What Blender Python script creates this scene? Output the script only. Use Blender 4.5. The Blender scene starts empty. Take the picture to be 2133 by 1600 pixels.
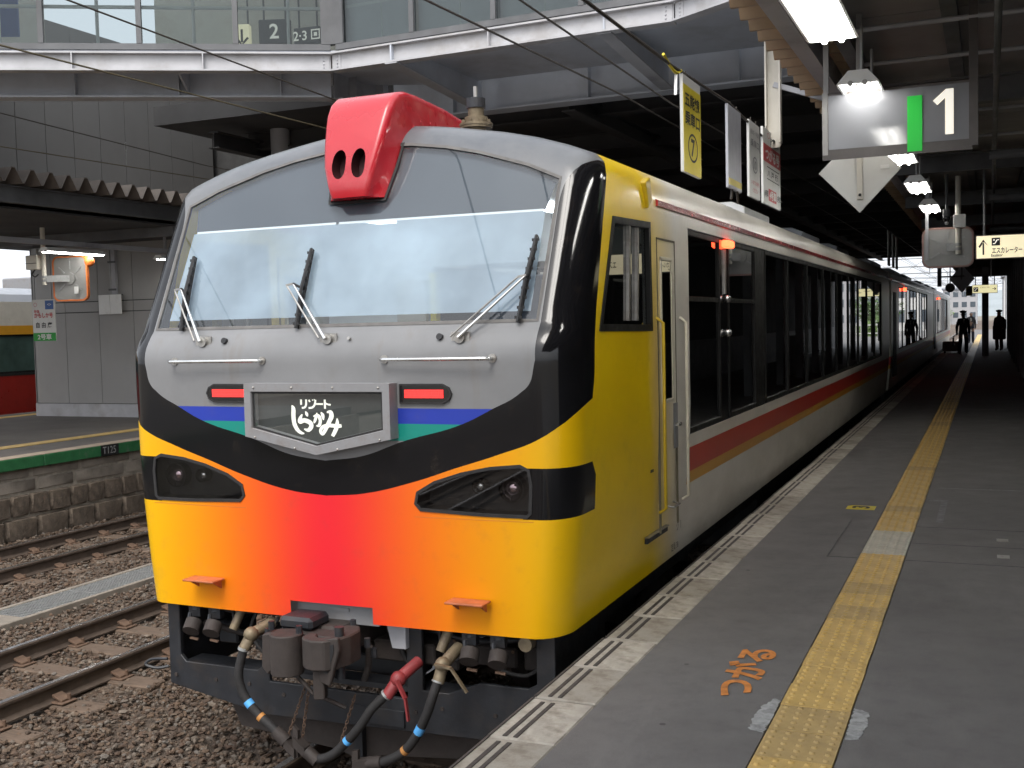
import bpy, bmesh, math, random
import numpy as np
from mathutils import Vector, Matrix
from mathutils.geometry import tessellate_polygon
random.seed(7); RNG = np.random.default_rng(7)
R = math.radians
SC = bpy.context.scene
COL = SC.collection

# ------------------------------------------------------------------ camera
cam_data = bpy.data.cameras.new('camera')
cam = bpy.data.objects.new('camera', cam_data); COL.objects.link(cam)
cam_data.sensor_width = 36.0; cam_data.lens = 2300 / 2133 * 36.0
cam_data.clip_start = 0.05; cam_data.clip_end = 3000
_f = Vector((2062 - 1066.5, 650 - 800, 2300)).normalized()
_a = Vector((-0.024, -1.0, 0)); _a.z = -(_a.dot(_f)) / _f.z; _a.normalize()
_x = _f.cross(_a)
# world axes expressed in camera (right, down, forward) coordinates -> camera axes in world
right = Vector((_x.x, _f.x, _a.x)); down = Vector((_x.y, _f.y, _a.y)); fwd = Vector((_x.z, _f.z, _a.z))
cam.matrix_world = Matrix(((right.x, -down.x, -fwd.x, 1.905), (right.y, -down.y, -fwd.y, 0.0),
                           (right.z, -down.z, -fwd.z, 1.7), (0, 0, 0, 1)))
SC.camera = cam

# ------------------------------------------------------------------ sky, sun, exposure
SUN_EL, SUN_AZ = R(54), R(170)          # azimuth from +Y, clockwise
world = bpy.data.worlds.new('World'); SC.world = world; world.use_nodes = True
wn = world.node_tree; wn.nodes.clear()
sky = wn.nodes.new('ShaderNodeTexSky'); sky.sky_type = 'NISHITA'; sky.sun_disc = False
sky.sun_elevation = SUN_EL; sky.sun_rotation = SUN_AZ; sky.air_density = 1.0; sky.dust_density = 6.0; sky.ozone_density = 1.0
hs = wn.nodes.new('ShaderNodeHueSaturation'); hs.inputs['Saturation'].default_value = 0.34
bg = wn.nodes.new('ShaderNodeBackground'); bg.inputs['Strength'].default_value = 0.15
wo = wn.nodes.new('ShaderNodeOutputWorld')
ov = wn.nodes.new('ShaderNodeMix'); ov.data_type = 'RGBA'; ov.inputs[0].default_value = 0.55; ov.inputs[7].default_value = (5.6, 5.9, 6.4, 1)   # even overcast layer
wn.links.new(sky.outputs[0], hs.inputs['Color']); wn.links.new(hs.outputs[0], ov.inputs[6]); wn.links.new(ov.outputs[2], bg.inputs['Color']); wn.links.new(bg.outputs[0], wo.inputs['Surface'])
sun_d = bpy.data.lights.new('sun', 'SUN'); sun_d.energy = 0.85; sun_d.angle = R(24); sun_d.color = (1.0, 0.96, 0.9)
sun = bpy.data.objects.new('sun', sun_d); COL.objects.link(sun)
_sd = Vector((math.sin(SUN_AZ) * math.cos(SUN_EL), math.cos(SUN_AZ) * math.cos(SUN_EL), math.sin(SUN_EL)))
sun.rotation_euler = _sd.to_track_quat('Z', 'Y').to_euler()
SC.view_settings.view_transform = 'Standard'; SC.view_settings.look = 'None'
SC.view_settings.exposure = 1.15; SC.view_settings.gamma = 1.0
SC.cycles.max_bounces = 6; SC.cycles.diffuse_bounces = 3; SC.cycles.glossy_bounces = 3; SC.cycles.transparent_max_bounces = 10
SC.cycles.use_denoising = True; SC.cycles.use_adaptive_sampling = True; SC.cycles.adaptive_threshold = 0.02

# ------------------------------------------------------------------ helpers
ORG = {}
def tag(o, label=None, cat=None, group=None, kind=None):
    if label: o['label'] = label
    if cat: o['category'] = cat
    if group: o['group'] = group
    if kind: o['kind'] = kind
    return o
def thing(name, loc, label, cat, group=None, kind=None):
    o = bpy.data.objects.new(name, None); COL.objects.link(o); o.location = loc
    o.empty_display_size = 0.1
    ORG[o.name] = Vector(loc); return tag(o, label, cat, group, kind)
def org(o): return ORG[o.name]
def link(name, mesh, parent=None, loc=None):
    """loc: world position of the mesh origin (None = parent's origin or world 0)"""
    o = bpy.data.objects.new(name, mesh); COL.objects.link(o)
    base = org(parent) if parent else Vector((0, 0, 0))
    w = Vector(loc) if loc is not None else base
    if parent: o.parent = parent
    o.location = w - base; ORG[o.name] = w; return o

class MB:
    def __init__(s): s.v = []; s.f = []
    def add(s, vs, fs):
        n = len(s.v); s.v += [tuple(p) for p in vs]; s.f += [tuple(i + n for i in f) for f in fs]; return s
    def box(s, x0, x1, y0, y1, z0, z1):
        return s.add([(x0,y0,z0),(x1,y0,z0),(x1,y1,z0),(x0,y1,z0),(x0,y0,z1),(x1,y0,z1),(x1,y1,z1),(x0,y1,z1)],
                     [(3,2,1,0),(4,5,6,7),(0,1,5,4),(1,2,6,5),(2,3,7,6),(3,0,4,7)])
    def obox(s, c, ux, uy, uz):
        c, ux, uy, uz = Vector(c), Vector(ux), Vector(uy), Vector(uz)
        vs = [c + ux*a + uy*b + uz*d for d in (-1,1) for a, b in ((-1,-1),(1,-1),(1,1),(-1,1))]
        return s.add(vs, [(3,2,1,0),(4,5,6,7),(0,1,5,4),(1,2,6,5),(2,3,7,6),(3,0,4,7)])
    def beam(s, p0, p1, w, h, up=(0,0,1)):
        p0, p1 = Vector(p0), Vector(p1); d = p1 - p0; L = d.length; d.normalize()
        u = Vector(up); sd = d.cross(u)
        if sd.length < 1e-5: sd = d.cross(Vector((0,1,0)))
        sd.normalize(); u = sd.cross(d)
        return s.obox((p0+p1)/2, sd*w/2, d*L/2, u*h/2)
    def ibeam(s, p0, p1, h, bw, tf=0.02, tw=0.016):
        p0, p1 = Vector(p0), Vector(p1); z = Vector((0,0,1))
        s.beam(p0 + z*(h/2 - tf/2), p1 + z*(h/2 - tf/2), bw, tf)
        s.beam(p0 - z*(h/2 - tf/2), p1 - z*(h/2 - tf/2), bw, tf)
        return s.beam(p0, p1, tw, h - 2*tf)
    def tube(s, pts, r, n=8, caps=True, r1=None):
        pts = [Vector(p) for p in pts]; m = len(pts); rings = []; ref = None
        for i, p in enumerate(pts):
            d = (pts[min(i+1, m-1)] - pts[max(i-1, 0)]).normalized()
            if ref is None:
                ref = d.orthogonal().normalized()
            ref = (ref - d*ref.dot(d)).normalized(); b = d.cross(ref)
            rr = r if r1 is None else r + (r1 - r)*i/(m-1)
            rings.append([p + (ref*math.cos(2*math.pi*k/n) + b*math.sin(2*math.pi*k/n))*rr for k in range(n)])
        vs = [q for g in rings for q in g]; fs = []
        for i in range(m-1):
            for k in range(n):
                a = i*n + k; b2 = i*n + (k+1) % n; fs.append((a, b2, b2+n, a+n))
        if caps: fs += [tuple(range(n))[::-1], tuple(range((m-1)*n, m*n))]
        return s.add(vs, fs)
    def cyl(s, p0, p1, r, n=12, r1=None, caps=True): return s.tube([p0, p1], r, n, caps, r1)
    def prism(s, poly, o, u, v, w):
        """poly: 2d points; o origin, u/v axes, w extrusion vector"""
        o, u, v, w = Vector(o), Vector(u), Vector(v), Vector(w); n = len(poly)
        a = [o + u*p[0] + v*p[1] for p in poly]; vs = a + [p + w for p in a]
        fs = [tuple(range(n))[::-1], tuple(range(n, 2*n))] + [(i, (i+1) % n, (i+1) % n + n, i + n) for i in range(n)]
        return s.add(vs, fs)
    def sphere(s, c, r, nu=10, nv=6, sc=(1,1,1)):
        c = Vector(c); vs = [c + Vector((0,0,r*sc[2]))]; fs = []
        for j in range(1, nv):
            t = math.pi*j/nv
            for i in range(nu):
                a = 2*math.pi*i/nu; vs.append(c + Vector((r*sc[0]*math.sin(t)*math.cos(a), r*sc[1]*math.sin(t)*math.sin(a), r*sc[2]*math.cos(t))))
        vs.append(c - Vector((0,0,r*sc[2]))); L = len(vs) - 1
        for i in range(nu): fs.append((0, 1+i, 1+(i+1) % nu))
        for j in range(nv-2):
            for i in range(nu):
                a = 1 + j*nu + i; b = 1 + j*nu + (i+1) % nu; fs.append((a, a+nu, b+nu, b))
        for i in range(nu): fs.append((L, 1+(nv-2)*nu+(i+1) % nu, 1+(nv-2)*nu+i))
        return s.add(vs, fs)
    def grid(s, P):
        """P[j][i] points"""
        nj, ni = len(P), len(P[0])
        return s.add([p for row in P for p in row], [(j*ni+i, j*ni+i+1, (j+1)*ni+i+1, (j+1)*ni+i) for j in range(nj-1) for i in range(ni-1)])
    def mesh(s, name, mat, o=(0,0,0), bevel=0, smooth=None, seg=1, recalc=True):
        me = bpy.data.meshes.new(name)
        me.from_pydata([(p[0]-o[0], p[1]-o[1], p[2]-o[2]) for p in s.v], [], s.f)
        if bevel or recalc:
            bm = bmesh.new(); bm.from_mesh(me)
            if recalc: bmesh.ops.recalc_face_normals(bm, faces=bm.faces)
            if bevel: bmesh.ops.bevel(bm, geom=bm.edges[:], offset=bevel, segments=seg, affect='EDGES', profile=0.5, clamp_overlap=True)
            bm.to_mesh(me); bm.free()
        mats = mat if isinstance(mat, (list, tuple)) else [mat]
        for m in mats: me.materials.append(M[m] if isinstance(m, str) else m)
        if smooth is not None:
            me.polygons.foreach_set('use_smooth', [True]*len(me.polygons))
            if smooth < 180: me.set_sharp_from_angle(angle=R(smooth))
        return me
    def build(s, name, mat, parent=None, o=None, **k):
        """vertices are in world coordinates; origin = parent's origin, or o"""
        w = Vector(o) if o is not None else (org(parent) if parent else Vector((0,0,0)))
        return link(name, s.mesh(name, mat, w, **k), parent, w)

def struct(name, mb, mat, **k): return tag(mb.build(name, mat, **k), kind='structure')

def text_mb(body, height=None, width=None, o=(0,0,0), u=(1,0,0), v=(0,1,0), bold=0.0, ext=0.002, spacing=1.0, italic=0):
    """Lettering as thin raised geometry centred on o, lying in the plane u,v."""
    cu = bpy.data.curves.new('txt', 'FONT'); cu.body = body; cu.size = 1; cu.offset = bold; cu.space_character = spacing
    cu.resolution_u = 4; cu.shear = italic; cu.space_line = 0.95; cu.align_x = 'CENTER'
    ob = bpy.data.objects.new('txt', cu); COL.objects.link(ob)
    dg = bpy.context.evaluated_depsgraph_get(); dg.update()
    me = bpy.data.meshes.new_from_object(ob.evaluated_get(dg))
    vs = [tuple(p.co) for p in me.vertices]; fs = [tuple(p.vertices) for p in me.polygons]
    bpy.data.objects.remove(ob); bpy.data.curves.remove(cu); bpy.data.meshes.remove(me)
    xs = [p[0] for p in vs]; ys = [p[1] for p in vs]; cx = (min(xs)+max(xs))/2; cy = (min(ys)+max(ys))/2
    w = max(xs)-min(xs); h = max(ys)-min(ys)
    sy = height/h if height else width/w
    sx = width/w if width else sy
    o, u, v = Vector(o), Vector(u).normalized(), Vector(v).normalized(); n = u.cross(v)
    mb = MB(); mb.add([o + u*((p[0]-cx)*sx) + v*((p[1]-cy)*sy) + n*ext for p in vs], fs); return mb

def in_poly(p, poly):
    c = False; n = len(poly); j = n-1
    for i in range(n):
        if ((poly[i][1] > p[1]) != (poly[j][1] > p[1])) and p[0] < (poly[j][0]-poly[i][0])*(p[1]-poly[i][1])/(poly[j][1]-poly[i][1]) + poly[i][0]: c = not c
        j = i
    return c
def cut_hole(bm, poly, ax, test):
    """remove the convex polygon (2d, in the two axes ax) from the faces for which test(centre) holds"""
    a, b = ax; cx = sum(p[0] for p in poly)/len(poly); cy = sum(p[1] for p in poly)/len(poly)
    x0, x1 = min(p[0] for p in poly)-.02, max(p[0] for p in poly)+.02; y0, y1 = min(p[1] for p in poly)-.02, max(p[1] for p in poly)+.02
    def near(f):
        if not test(f.calc_center_median()): return False
        X = [v.co[a] for v in f.verts]; Y = [v.co[b] for v in f.verts]
        return max(X) > x0 and min(X) < x1 and max(Y) > y0 and min(Y) < y1
    for i in range(len(poly)):
        p, q = poly[i], poly[(i+1) % len(poly)]
        nx, ny = q[1]-p[1], p[0]-q[0]
        co = [0,0,0]; no = [0,0,0]; co[a], co[b] = p; no[a], no[b] = nx, ny
        fs = [f for f in bm.faces if near(f)]
        geom = list({v for f in fs for v in f.verts}) + list({e for f in fs for e in f.edges}) + fs
        bmesh.ops.bisect_plane(bm, geom=geom, plane_co=co, plane_no=Vector(no).normalized(), dist=1e-5)
    dele = [f for f in bm.faces if near(f) and in_poly((f.calc_center_median()[a], f.calc_center_median()[b]), poly)]
    bmesh.ops.delete(bm, geom=dele, context='FACES')

# ------------------------------------------------------------------ materials
M = {}
class NX:
    """small helper to write node maths"""
    def __init__(s, name):
        s.m = bpy.data.materials.new(name); s.m.use_nodes = True; s.nt = s.m.node_tree
        s.b = s.nt.nodes['Principled BSDF']; s.out = s.nt.nodes['Material Output']; M[name] = s.m
    def n(s, t, **k):
        x = s.nt.nodes.new(t)
        for a, b in k.items(): setattr(x, a, b)
        return x
    def put(s, sock, val):
        if isinstance(val, bpy.types.NodeSocket): s.nt.links.new(val, sock)
        elif isinstance(val, (tuple, list)) and len(val) == 3 and sock.type == 'RGBA': sock.default_value = (*val, 1)
        else: sock.default_value = val
    def op(s, o, a, b=None, c=None):
        x = s.n('ShaderNodeMath', operation=o); s.put(x.inputs[0], a)
        if b is not None: s.put(x.inputs[1], b)
        if c is not None: s.put(x.inputs[2], c)
        return x.outputs[0]
    def gt(s, a, b, soft=0.0):
        if soft: return s.ramp(a, b-soft, b+soft)
        return s.op('GREATER_THAN', a, b)
    def lt(s, a, b): return s.op('LESS_THAN', a, b)
    def mul(s, a, b): return s.op('MULTIPLY', a, b)
    def ramp(s, a, lo, hi, o0=0.0, o1=1.0):
        x = s.n('ShaderNodeMapRange'); x.clamp = True
        s.put(x.inputs[0], a); x.inputs[1].default_value = lo; x.inputs[2].default_value = hi; x.inputs[3].default_value = o0; x.inputs[4].default_value = o1
        return x.outputs[0]
    def mix(s, f, a, b):
        x = s.n('ShaderNodeMix', data_type='RGBA'); s.put(x.inputs[0], f); s.put(x.inputs[6], a); s.put(x.inputs[7], b); return x.outputs[2]
    def crv(s, a, pts, xmax, ymax):
        x = s.n('ShaderNodeFloatCurve'); c = x.mapping.curves[0]
        pp = [(p[0]/xmax, p[1]/ymax) for p in pts]
        while len(c.points) < len(pp): c.points.new(0.5, 0.5)
        for q, p in zip(c.points, pp): q.location = p; q.handle_type = 'AUTO_CLAMPED'
        x.mapping.update(); s.put(x.inputs['Value'], s.op('DIVIDE', a, xmax))
        return s.mul(x.outputs[0], ymax)
    def xyz(s, kind='Object'):
        t = s.n('ShaderNodeTexCoord'); sp = s.n('ShaderNodeSeparateXYZ'); s.nt.links.new(t.outputs[kind], sp.inputs[0])
        s.coord = t.outputs[kind]; return sp.outputs[0], sp.outputs[1], sp.outputs[2]
    def noise(s, scale, detail=4, rough=.55, vec=None, st=None):
        x = s.n('ShaderNodeTexNoise'); x.inputs['Scale'].default_value = scale; x.inputs['Detail'].default_value = detail; x.inputs['Roughness'].default_value = rough
        if vec is None: vec = s.n('ShaderNodeTexCoord').outputs['Object'] if not hasattr(s, 'coord') else s.coord
        if st:
            mp = s.n('ShaderNodeMapping'); mp.inputs['Scale'].default_value = st; s.nt.links.new(vec, mp.inputs['Vector']); vec = mp.outputs[0]
        s.nt.links.new(vec, x.inputs['Vector']); return x.outputs[0]
    def bump(s, h, strength=.3, dist=.01):
        x = s.n('ShaderNodeBump'); x.inputs['Strength'].default_value = strength; x.inputs['Distance'].default_value = dist
        s.nt.links.new(h, x.inputs['Height']); s.nt.links.new(x.outputs[0], s.b.inputs['Normal'])
    def fin(s, col=None, rough=None, metal=0, spec=None, coat=0):
        if col is not None: s.put(s.b.inputs['Base Color'], col)
        if rough is not None: s.put(s.b.inputs['Roughness'], rough)
        s.b.inputs['Metallic'].default_value = metal
        if spec is not None: s.b.inputs['Specular IOR Level'].default_value = spec
        if coat: s.b.inputs['Coat Weight'].default_value = coat; s.b.inputs['Coat Roughness'].default_value = .04
        return s.m
def pm(name, col, rough=.5, metal=0, var=.2, scale=6, bump=0, bscale=60, bdist=.004, dirt=None, damt=.5, dscale=2.5, st=None, spec=None, coat=0, dth=(.5,.7)):
    """painted / mineral surface: base colour with uneven tone, optional dirt patches, fine relief"""
    x = NX(name); n1 = x.noise(scale, 5, .6, st=st)
    dark = tuple(c*(1-var) for c in col); lite = tuple(min(1, c*(1+var)) for c in col)
    c = x.mix(x.ramp(n1, .3, .7), dark, lite)
    if dirt:
        n2 = x.noise(dscale, 6, .65, st=st); c = x.mix(x.mul(x.ramp(n2, *dth), damt), c, dirt)
    rr = x.ramp(x.noise(scale*1.7, 3, .6), .3, .7, max(0, rough-.08), min(1, rough+.08))
    if bump: x.bump(x.noise(bscale, 6, .6), bump, bdist)
    x.fin(c, rr, metal, spec, coat); return x.m
def emis(name, col, st):
    x = NX(name); x.put(x.b.inputs['Base Color'], col); x.put(x.b.inputs['Emission Color'], col); x.b.inputs['Emission Strength'].default_value = st
    return x.m
def glass(name, tint, refl_rough=.01, dark=0.0, ior=1.5):
    """thin pane: Fresnel reflection over tinted transmission (and an absorbing share 'dark')"""
    x = NX(name); nt = x.nt
    tr = x.n('ShaderNodeBsdfTransparent'); x.put(tr.inputs[0], tint)
    gl = x.n('ShaderNodeBsdfGlossy'); gl.inputs['Roughness'].default_value = refl_rough
    df = x.n('ShaderNodeBsdfDiffuse'); df.inputs[0].default_value = (.006, .007, .007, 1)
    mx = x.n('ShaderNodeMixShader'); mx.inputs[0].default_value = dark; nt.links.new(tr.outputs[0], mx.inputs[1]); nt.links.new(df.outputs[0], mx.inputs[2])
    fr = x.n('ShaderNodeFresnel'); fr.inputs[0].default_value = ior
    fac = x.op('MULTIPLY', fr.outputs[0], 1.8); fac = x.op('MINIMUM', fac, 1.0)
    m2 = x.n('ShaderNodeMixShader'); nt.links.new(fac, m2.inputs[0]); nt.links.new(mx.outputs[0], m2.inputs[1]); nt.links.new(gl.outputs[0], m2.inputs[2])
    nt.links.new(m2.outputs[0], x.out.inputs['Surface']); return x.m

x = NX('asphalt'); _n = x.noise(1.1, 6, .65); c = x.mix(x.ramp(_n, .3, .7), (.105,.100,.096), (.150,.144,.138))
c = x.mix(x.mul(x.ramp(x.noise(420, 2, .5), .52, .66), .55), c, (.20,.19,.18)); c = x.mix(x.mul(x.ramp(x.noise(300, 2, .5), .54, .64), .6), c, (.055,.052,.05))
c = x.mix(x.mul(x.ramp(x.noise(.55, 5, .7), .55, .72), .5), c, (.07,.066,.063))
_v = x.n('ShaderNodeTexVoronoi'); _v.inputs['Scale'].default_value = 2.1; x.nt.links.new(x.n('ShaderNodeTexCoord').outputs['Object'], _v.inputs['Vector'])
c = x.mix(x.mul(x.lt(_v.outputs['Distance'], .030), .75), c, (.035,.033,.032))
c = x.mix(x.mul(x.ramp(x.noise(7, 6, .7), .48, .70), .38), c, (.075,.071,.068)); c = x.mix(x.mul(x.ramp(x.noise(2.6, 6, .7, st=(1,.3,1)), .54, .70), .35), c, (.19,.182,.172))
x.bump(x.noise(260, 5, .6), .5, .003); x.fin(c, x.ramp(x.noise(3, 4), .3, .7, .70, .9))
pm('girder_paint', (.45,.48,.53), .55, var=.10, scale=1.6, bump=.06, bscale=20, dirt=(.28,.28,.29), dscale=1.1, damt=.6)
pm('panel_dark', (.16,.158,.155), .65, var=.06, scale=.9)
pm('far_hill', (.24,.27,.28), .9, var=.1, scale=.02)
pm('asphalt_left', (.10,.09,.08), .9, var=.2, scale=1.0, bump=.3, bscale=120, dirt=(.06,.05,.045), dscale=.6)
pm('coping', (.36,.33,.28), .85, var=.2, scale=8, bump=.4, bscale=150, dirt=(.17,.145,.11), dscale=9, damt=.75, dth=(.46,.66))
pm('coping_b', (.31,.285,.24), .85, var=.2, scale=8, bump=.4, bscale=150, dirt=(.15,.125,.095), dscale=8, damt=.8, dth=(.42,.62))
pm('coping_c', (.40,.37,.315), .85, var=.15, scale=6, bump=.4, bscale=150, dirt=(.20,.17,.13), dscale=12, damt=.7, dth=(.48,.66))
pm('coping_tan', (.30,.24,.18), .9, var=.2, scale=5, bump=.3)
pm('grip', (.045,.038,.034), .8, var=.3, scale=30, bump=.3)
pm('tactile', (.50,.335,.105), .55, var=.14, scale=7, bump=.15, bscale=90, dirt=(.30,.20,.075), dscale=5, damt=.55)
pm('tactile_worn', (.40,.28,.11), .6, var=.16, scale=7, bump=.15, bscale=90, dirt=(.24,.17,.08), dscale=4, damt=.6)
pm('tactile_pale', (.42,.40,.33), .6, var=.15, scale=7, bump=.15, bscale=90, dirt=(.25,.23,.19), dscale=4)
pm('paint_orange', (.55,.20,.04), .8, var=.25, scale=25, bump=.3, dirt=(.2,.1,.05), dscale=20, damt=.5)
pm('paint_white', (.31,.315,.31), .85, var=.2, scale=25, bump=.3, dirt=(.12,.12,.12), dscale=16, damt=.8)
pm('paint_faint', (.17,.17,.17), .9, var=.2, scale=20, dirt=(.09,.09,.09), dscale=12, damt=.8)
pm('concrete', (.22,.19,.155), .9, var=.22, scale=4, bump=.5, bscale=60, bdist=.006, dirt=(.09,.08,.065), dscale=2.2, damt=.7)
pm('stone', (.135,.105,.078), .92, var=.4, scale=9, bump=.9, bscale=30, bdist=.02, dirt=(.06,.05,.04), dscale=6, damt=.7)
pm('mortar', (.27,.24,.195), .95, var=.25, scale=12, bump=.5, bscale=70)
pm('green_paint', (.022,.13,.045), .6, var=.2, scale=7, bump=.3, bscale=50, dirt=(.10,.12,.09), dscale=7, damt=.8, dth=(.56,.70))
pm('black_paint', (.012,.012,.013), .5, var=.3, scale=8, bump=.1)
pm('ballast_bed', (.10,.072,.052), .95, var=.4, scale=24, bump=1, bscale=45, bdist=.03, dirt=(.035,.027,.02), dscale=8)
pm('earth', (.16,.14,.11), .95, var=.3, scale=.4, bump=.5, bscale=3)
pm('sleeper', (.105,.072,.05), .9, var=.35, scale=6, bump=.6, bscale=30, st=(1,8,8), dirt=(.05,.04,.03), dscale=5)
pm('rail', (.085,.062,.047), .75, .3, var=.25, scale=8, bump=.2)
pm('rail_head', (.36,.34,.33), .25, .9, var=.15, scale=4, st=(1,.1,1))
pm('rust', (.10,.06,.038), .85, var=.3, scale=20, bump=.3)
pm('galv', (.30,.305,.30), .5, .4, var=.12, scale=15)
pm('steel_grey', (.36,.365,.385), .55, var=.12, scale=1.6, bump=.06, bscale=20, dirt=(.14,.14,.15), dscale=1.1, damt=.6)
pm('steel_pale', (.40,.40,.412), .5, var=.14, scale=2.2, bump=.08, bscale=20, dirt=(.26,.24,.22), dscale=2.0, damt=.7)
pm('steel_dark', (.10,.102,.106), .6, var=.2, scale=2, dirt=(.04,.04,.04), dscale=1.5)
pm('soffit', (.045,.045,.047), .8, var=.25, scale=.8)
pm('ceiling_board', (.24,.225,.215), .75, var=.12, scale=2)
pm('roof_brown', (.34,.24,.15), .6, var=.15, scale=3, dirt=(.14,.10,.07), dscale=2)
pm('roof_dark', (.13,.112,.10), .65, var=.2, scale=3)
pm('panel_grey', (.29,.285,.275), .6, var=.05, scale=.9, bump=.04, bscale=30, dirt=(.24,.235,.23), dscale=.8, damt=.5)
pm('panel_joint', (.05,.05,.05), .9)
pm('cream', (.55,.52,.45), .5, var=.08, scale=3, dirt=(.35,.31,.24), dscale=3, damt=.5)
pm('white_paint', (.70,.70,.68), .45, var=.05, scale=4, dirt=(.5,.48,.44), dscale=3, damt=.5)
pm('sign_grey', (.20,.205,.22), .07, var=.04, scale=2, spec=.5)
pm('sign_frame', (.075,.066,.062), .4, var=.15)
pm('sign_frame_lit', (.30,.29,.28), .4, .3, var=.1)  # paler copy of sign_frame with lamp light put into the colour
pm('sign_green', (.01,.26,.03), .4, var=.05)
pm('sign_red', (.42,.025,.03), .5, var=.06)
pm('sign_yellow', (.62,.50,.02), .5, var=.05, scale=2)
pm('sign_blue', (.03,.09,.28), .5, var=.06)
pm('ink', (.015,.015,.014), .6, var=.1)
pm('black_gloss', (.006,.006,.007), .12, var=.2, scale=2, coat=.6)
pm('black_matte', (.010,.010,.011), .7, var=.3)
pm('rubber', (.014,.013,.013), .75, var=.25, scale=20, bump=.2)
pm('gear_black', (.014,.0155,.019), .5, var=.3, scale=7, bump=.3, bscale=40, dirt=(.040,.031,.025), dscale=5, damt=.6, dth=(.5,.72))
pm('gear_brown', (.030,.023,.020), .75, var=.3, scale=9, bump=.4, bscale=50, dirt=(.03,.024,.02), dscale=7)
pm('brass', (.17,.135,.085), .6, .4, var=.3, scale=20, dirt=(.08,.06,.045), dscale=12, damt=.8)
pm('red_dull', (.21,.026,.028), .55, var=.2, scale=12, dirt=(.12,.03,.03), dscale=8)
pm('tape_blue', (.08,.34,.70), .5); pm('tape_orange', (.45,.20,.05), .6)
pm('chrome', (.62,.62,.60), .22, .9, var=.1, scale=10)
pm('metal_mid', (.34,.33,.31), .38, .7, var=.2, scale=14, dirt=(.14,.10,.07), dscale=9)
pm('red_gloss', (.40,.008,.017), .28, var=.06, scale=2, coat=.35, dirt=(.45,.08,.08), dscale=3, damt=.4)
pm('rust_orange', (.42,.11,.035), .6, var=.25, scale=14, bump=.3, dirt=(.25,.13,.08), dscale=10)
pm('frame_grey', (.20,.20,.205), .5, var=.1, scale=6, dirt=(.12,.09,.07), dscale=6, damt=.5)
pm('gasket', (.11,.105,.10), .7, var=.25, scale=10)
pm('cab_wall', (.74,.77,.78), .6, var=.05)
pm('cab_dark', (.05,.055,.06), .6, var=.2)
pm('shade_film', (.05,.06,.075), .6, var=.06, scale=2)
pm('seat', (.05,.06,.09), .85, var=.2, scale=15)
pm('roof_train', (.24,.255,.28), .38, var=.1, scale=3, dirt=(.20,.20,.20), dscale=3, st=(1,.2,1))
pm('window_frame', (.010,.010,.0095), .5, var=.2, spec=.2)
pm('mirror_back', (.26,.26,.25), .45, .3, var=.1, scale=4)
pm('mirror_orange', (.62,.16,.03), .5, var=.1)
pm('skin', (.42,.26,.19), .6, var=.05); pm('suit', (.030,.036,.058), .85, var=.2); pm('coat_dark', (.055,.036,.034), .9, var=.2)
pm('hair', (.012,.010,.009), .7); pm('bag', (.020,.017,.016), .6)
pm('leaf', (.055,.10,.028), .6, var=.5, scale=1.5); pm('leaf_pale', (.10,.16,.04), .6, var=.5, scale=1.5); pm('bark', (.09,.07,.05), .9, var=.3, bump=.4)
pm('far_white', (.5,.5,.49), .7, var=.1, scale=.2); pm('far_grey', (.3,.3,.31), .7, var=.1, scale=.2); pm('far_roof', (.16,.17,.2), .7, var=.1, scale=.2); pm('far_glass', (.06,.075,.09), .2)
pm('far_steel', (.22,.23,.24), .6, var=.1)
pm('wood_light', (.25,.2,.15), .7)
emis('tube_lit', (1.0,.98,.94), 15.0); emis('tail_lit', (1.0,.030,.026), .62); emis('lamp_red', (1.0,.06,.02), 4.0)
emis('sign_lit', (.80,.72,.48), .40); emis('one_lit', (.9,.86,.76), .30); emis('green_lit', (.01,.36,.035), .22); emis('sign_lit_far', (.85,.78,.45), .42)
emis('white_glow', (.93,.97,1.0), 4.0)
glass('glass_clear', (.86,.90,.90)); glass('glass_cover', (.72,.72,.72), .015); glass('glass_dark', (.16,.17,.16), .012, dark=.6); glass('glass_bridge', (.66,.70,.70), .02, dark=.05, ior=1.3)
x = NX('glass_frost'); x.fin((.62,.61,.63), .25); x.b.inputs['Transmission Weight'].default_value = 0.0

def add_dust_haze(name, col, amt):
    """diffuse film over the pane: slight dust, plus haze painted in for reflected light"""
    m = M[name]; nt = m.node_tree; out = nt.nodes['Material Output']; src = out.inputs['Surface'].links[0].from_socket
    df = nt.nodes.new('ShaderNodeBsdfDiffuse'); df.inputs[0].default_value = (*col, 1)
    mx = nt.nodes.new('ShaderNodeMixShader'); nz = nt.nodes.new('ShaderNodeTexNoise'); nz.inputs['Scale'].default_value = 2.2; nz.inputs['Detail'].default_value = 6
    tc = nt.nodes.new('ShaderNodeTexCoord'); nt.links.new(tc.outputs['Object'], nz.inputs['Vector'])
    mr_ = nt.nodes.new('ShaderNodeMapRange'); mr_.inputs[1].default_value = .3; mr_.inputs[2].default_value = .7; mr_.inputs[3].default_value = amt*.75; mr_.inputs[4].default_value = amt*1.25
    nt.links.new(nz.outputs[0], mr_.inputs[0]); nt.links.new(mr_.outputs[0], mx.inputs[0]); nt.links.new(src, mx.inputs[1]); nt.links.new(df.outputs[0], mx.inputs[2]); nt.links.new(mx.outputs[0], out.inputs['Surface'])
glass('glass_screen', (.84,.90,.93), ior=1.45); add_dust_haze('glass_screen', (.45,.50,.56), .05)
glass('glass_inner', (.80,.86,.90), ior=1.2); add_dust_haze('glass_inner', (.60,.69,.78), .52)  # pale haze painted into the inner pane in place of reflected light
pm('tube_trim', (.85,.85,.85), .4, var=.03); pm('lens_red', (.55,.42,.45), .12, .9, var=.2, scale=30); pm('rust_line', (.45,.16,.03), .7); pm('sign_face', (.045,.047,.045), .5, var=.15, scale=5)
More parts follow.
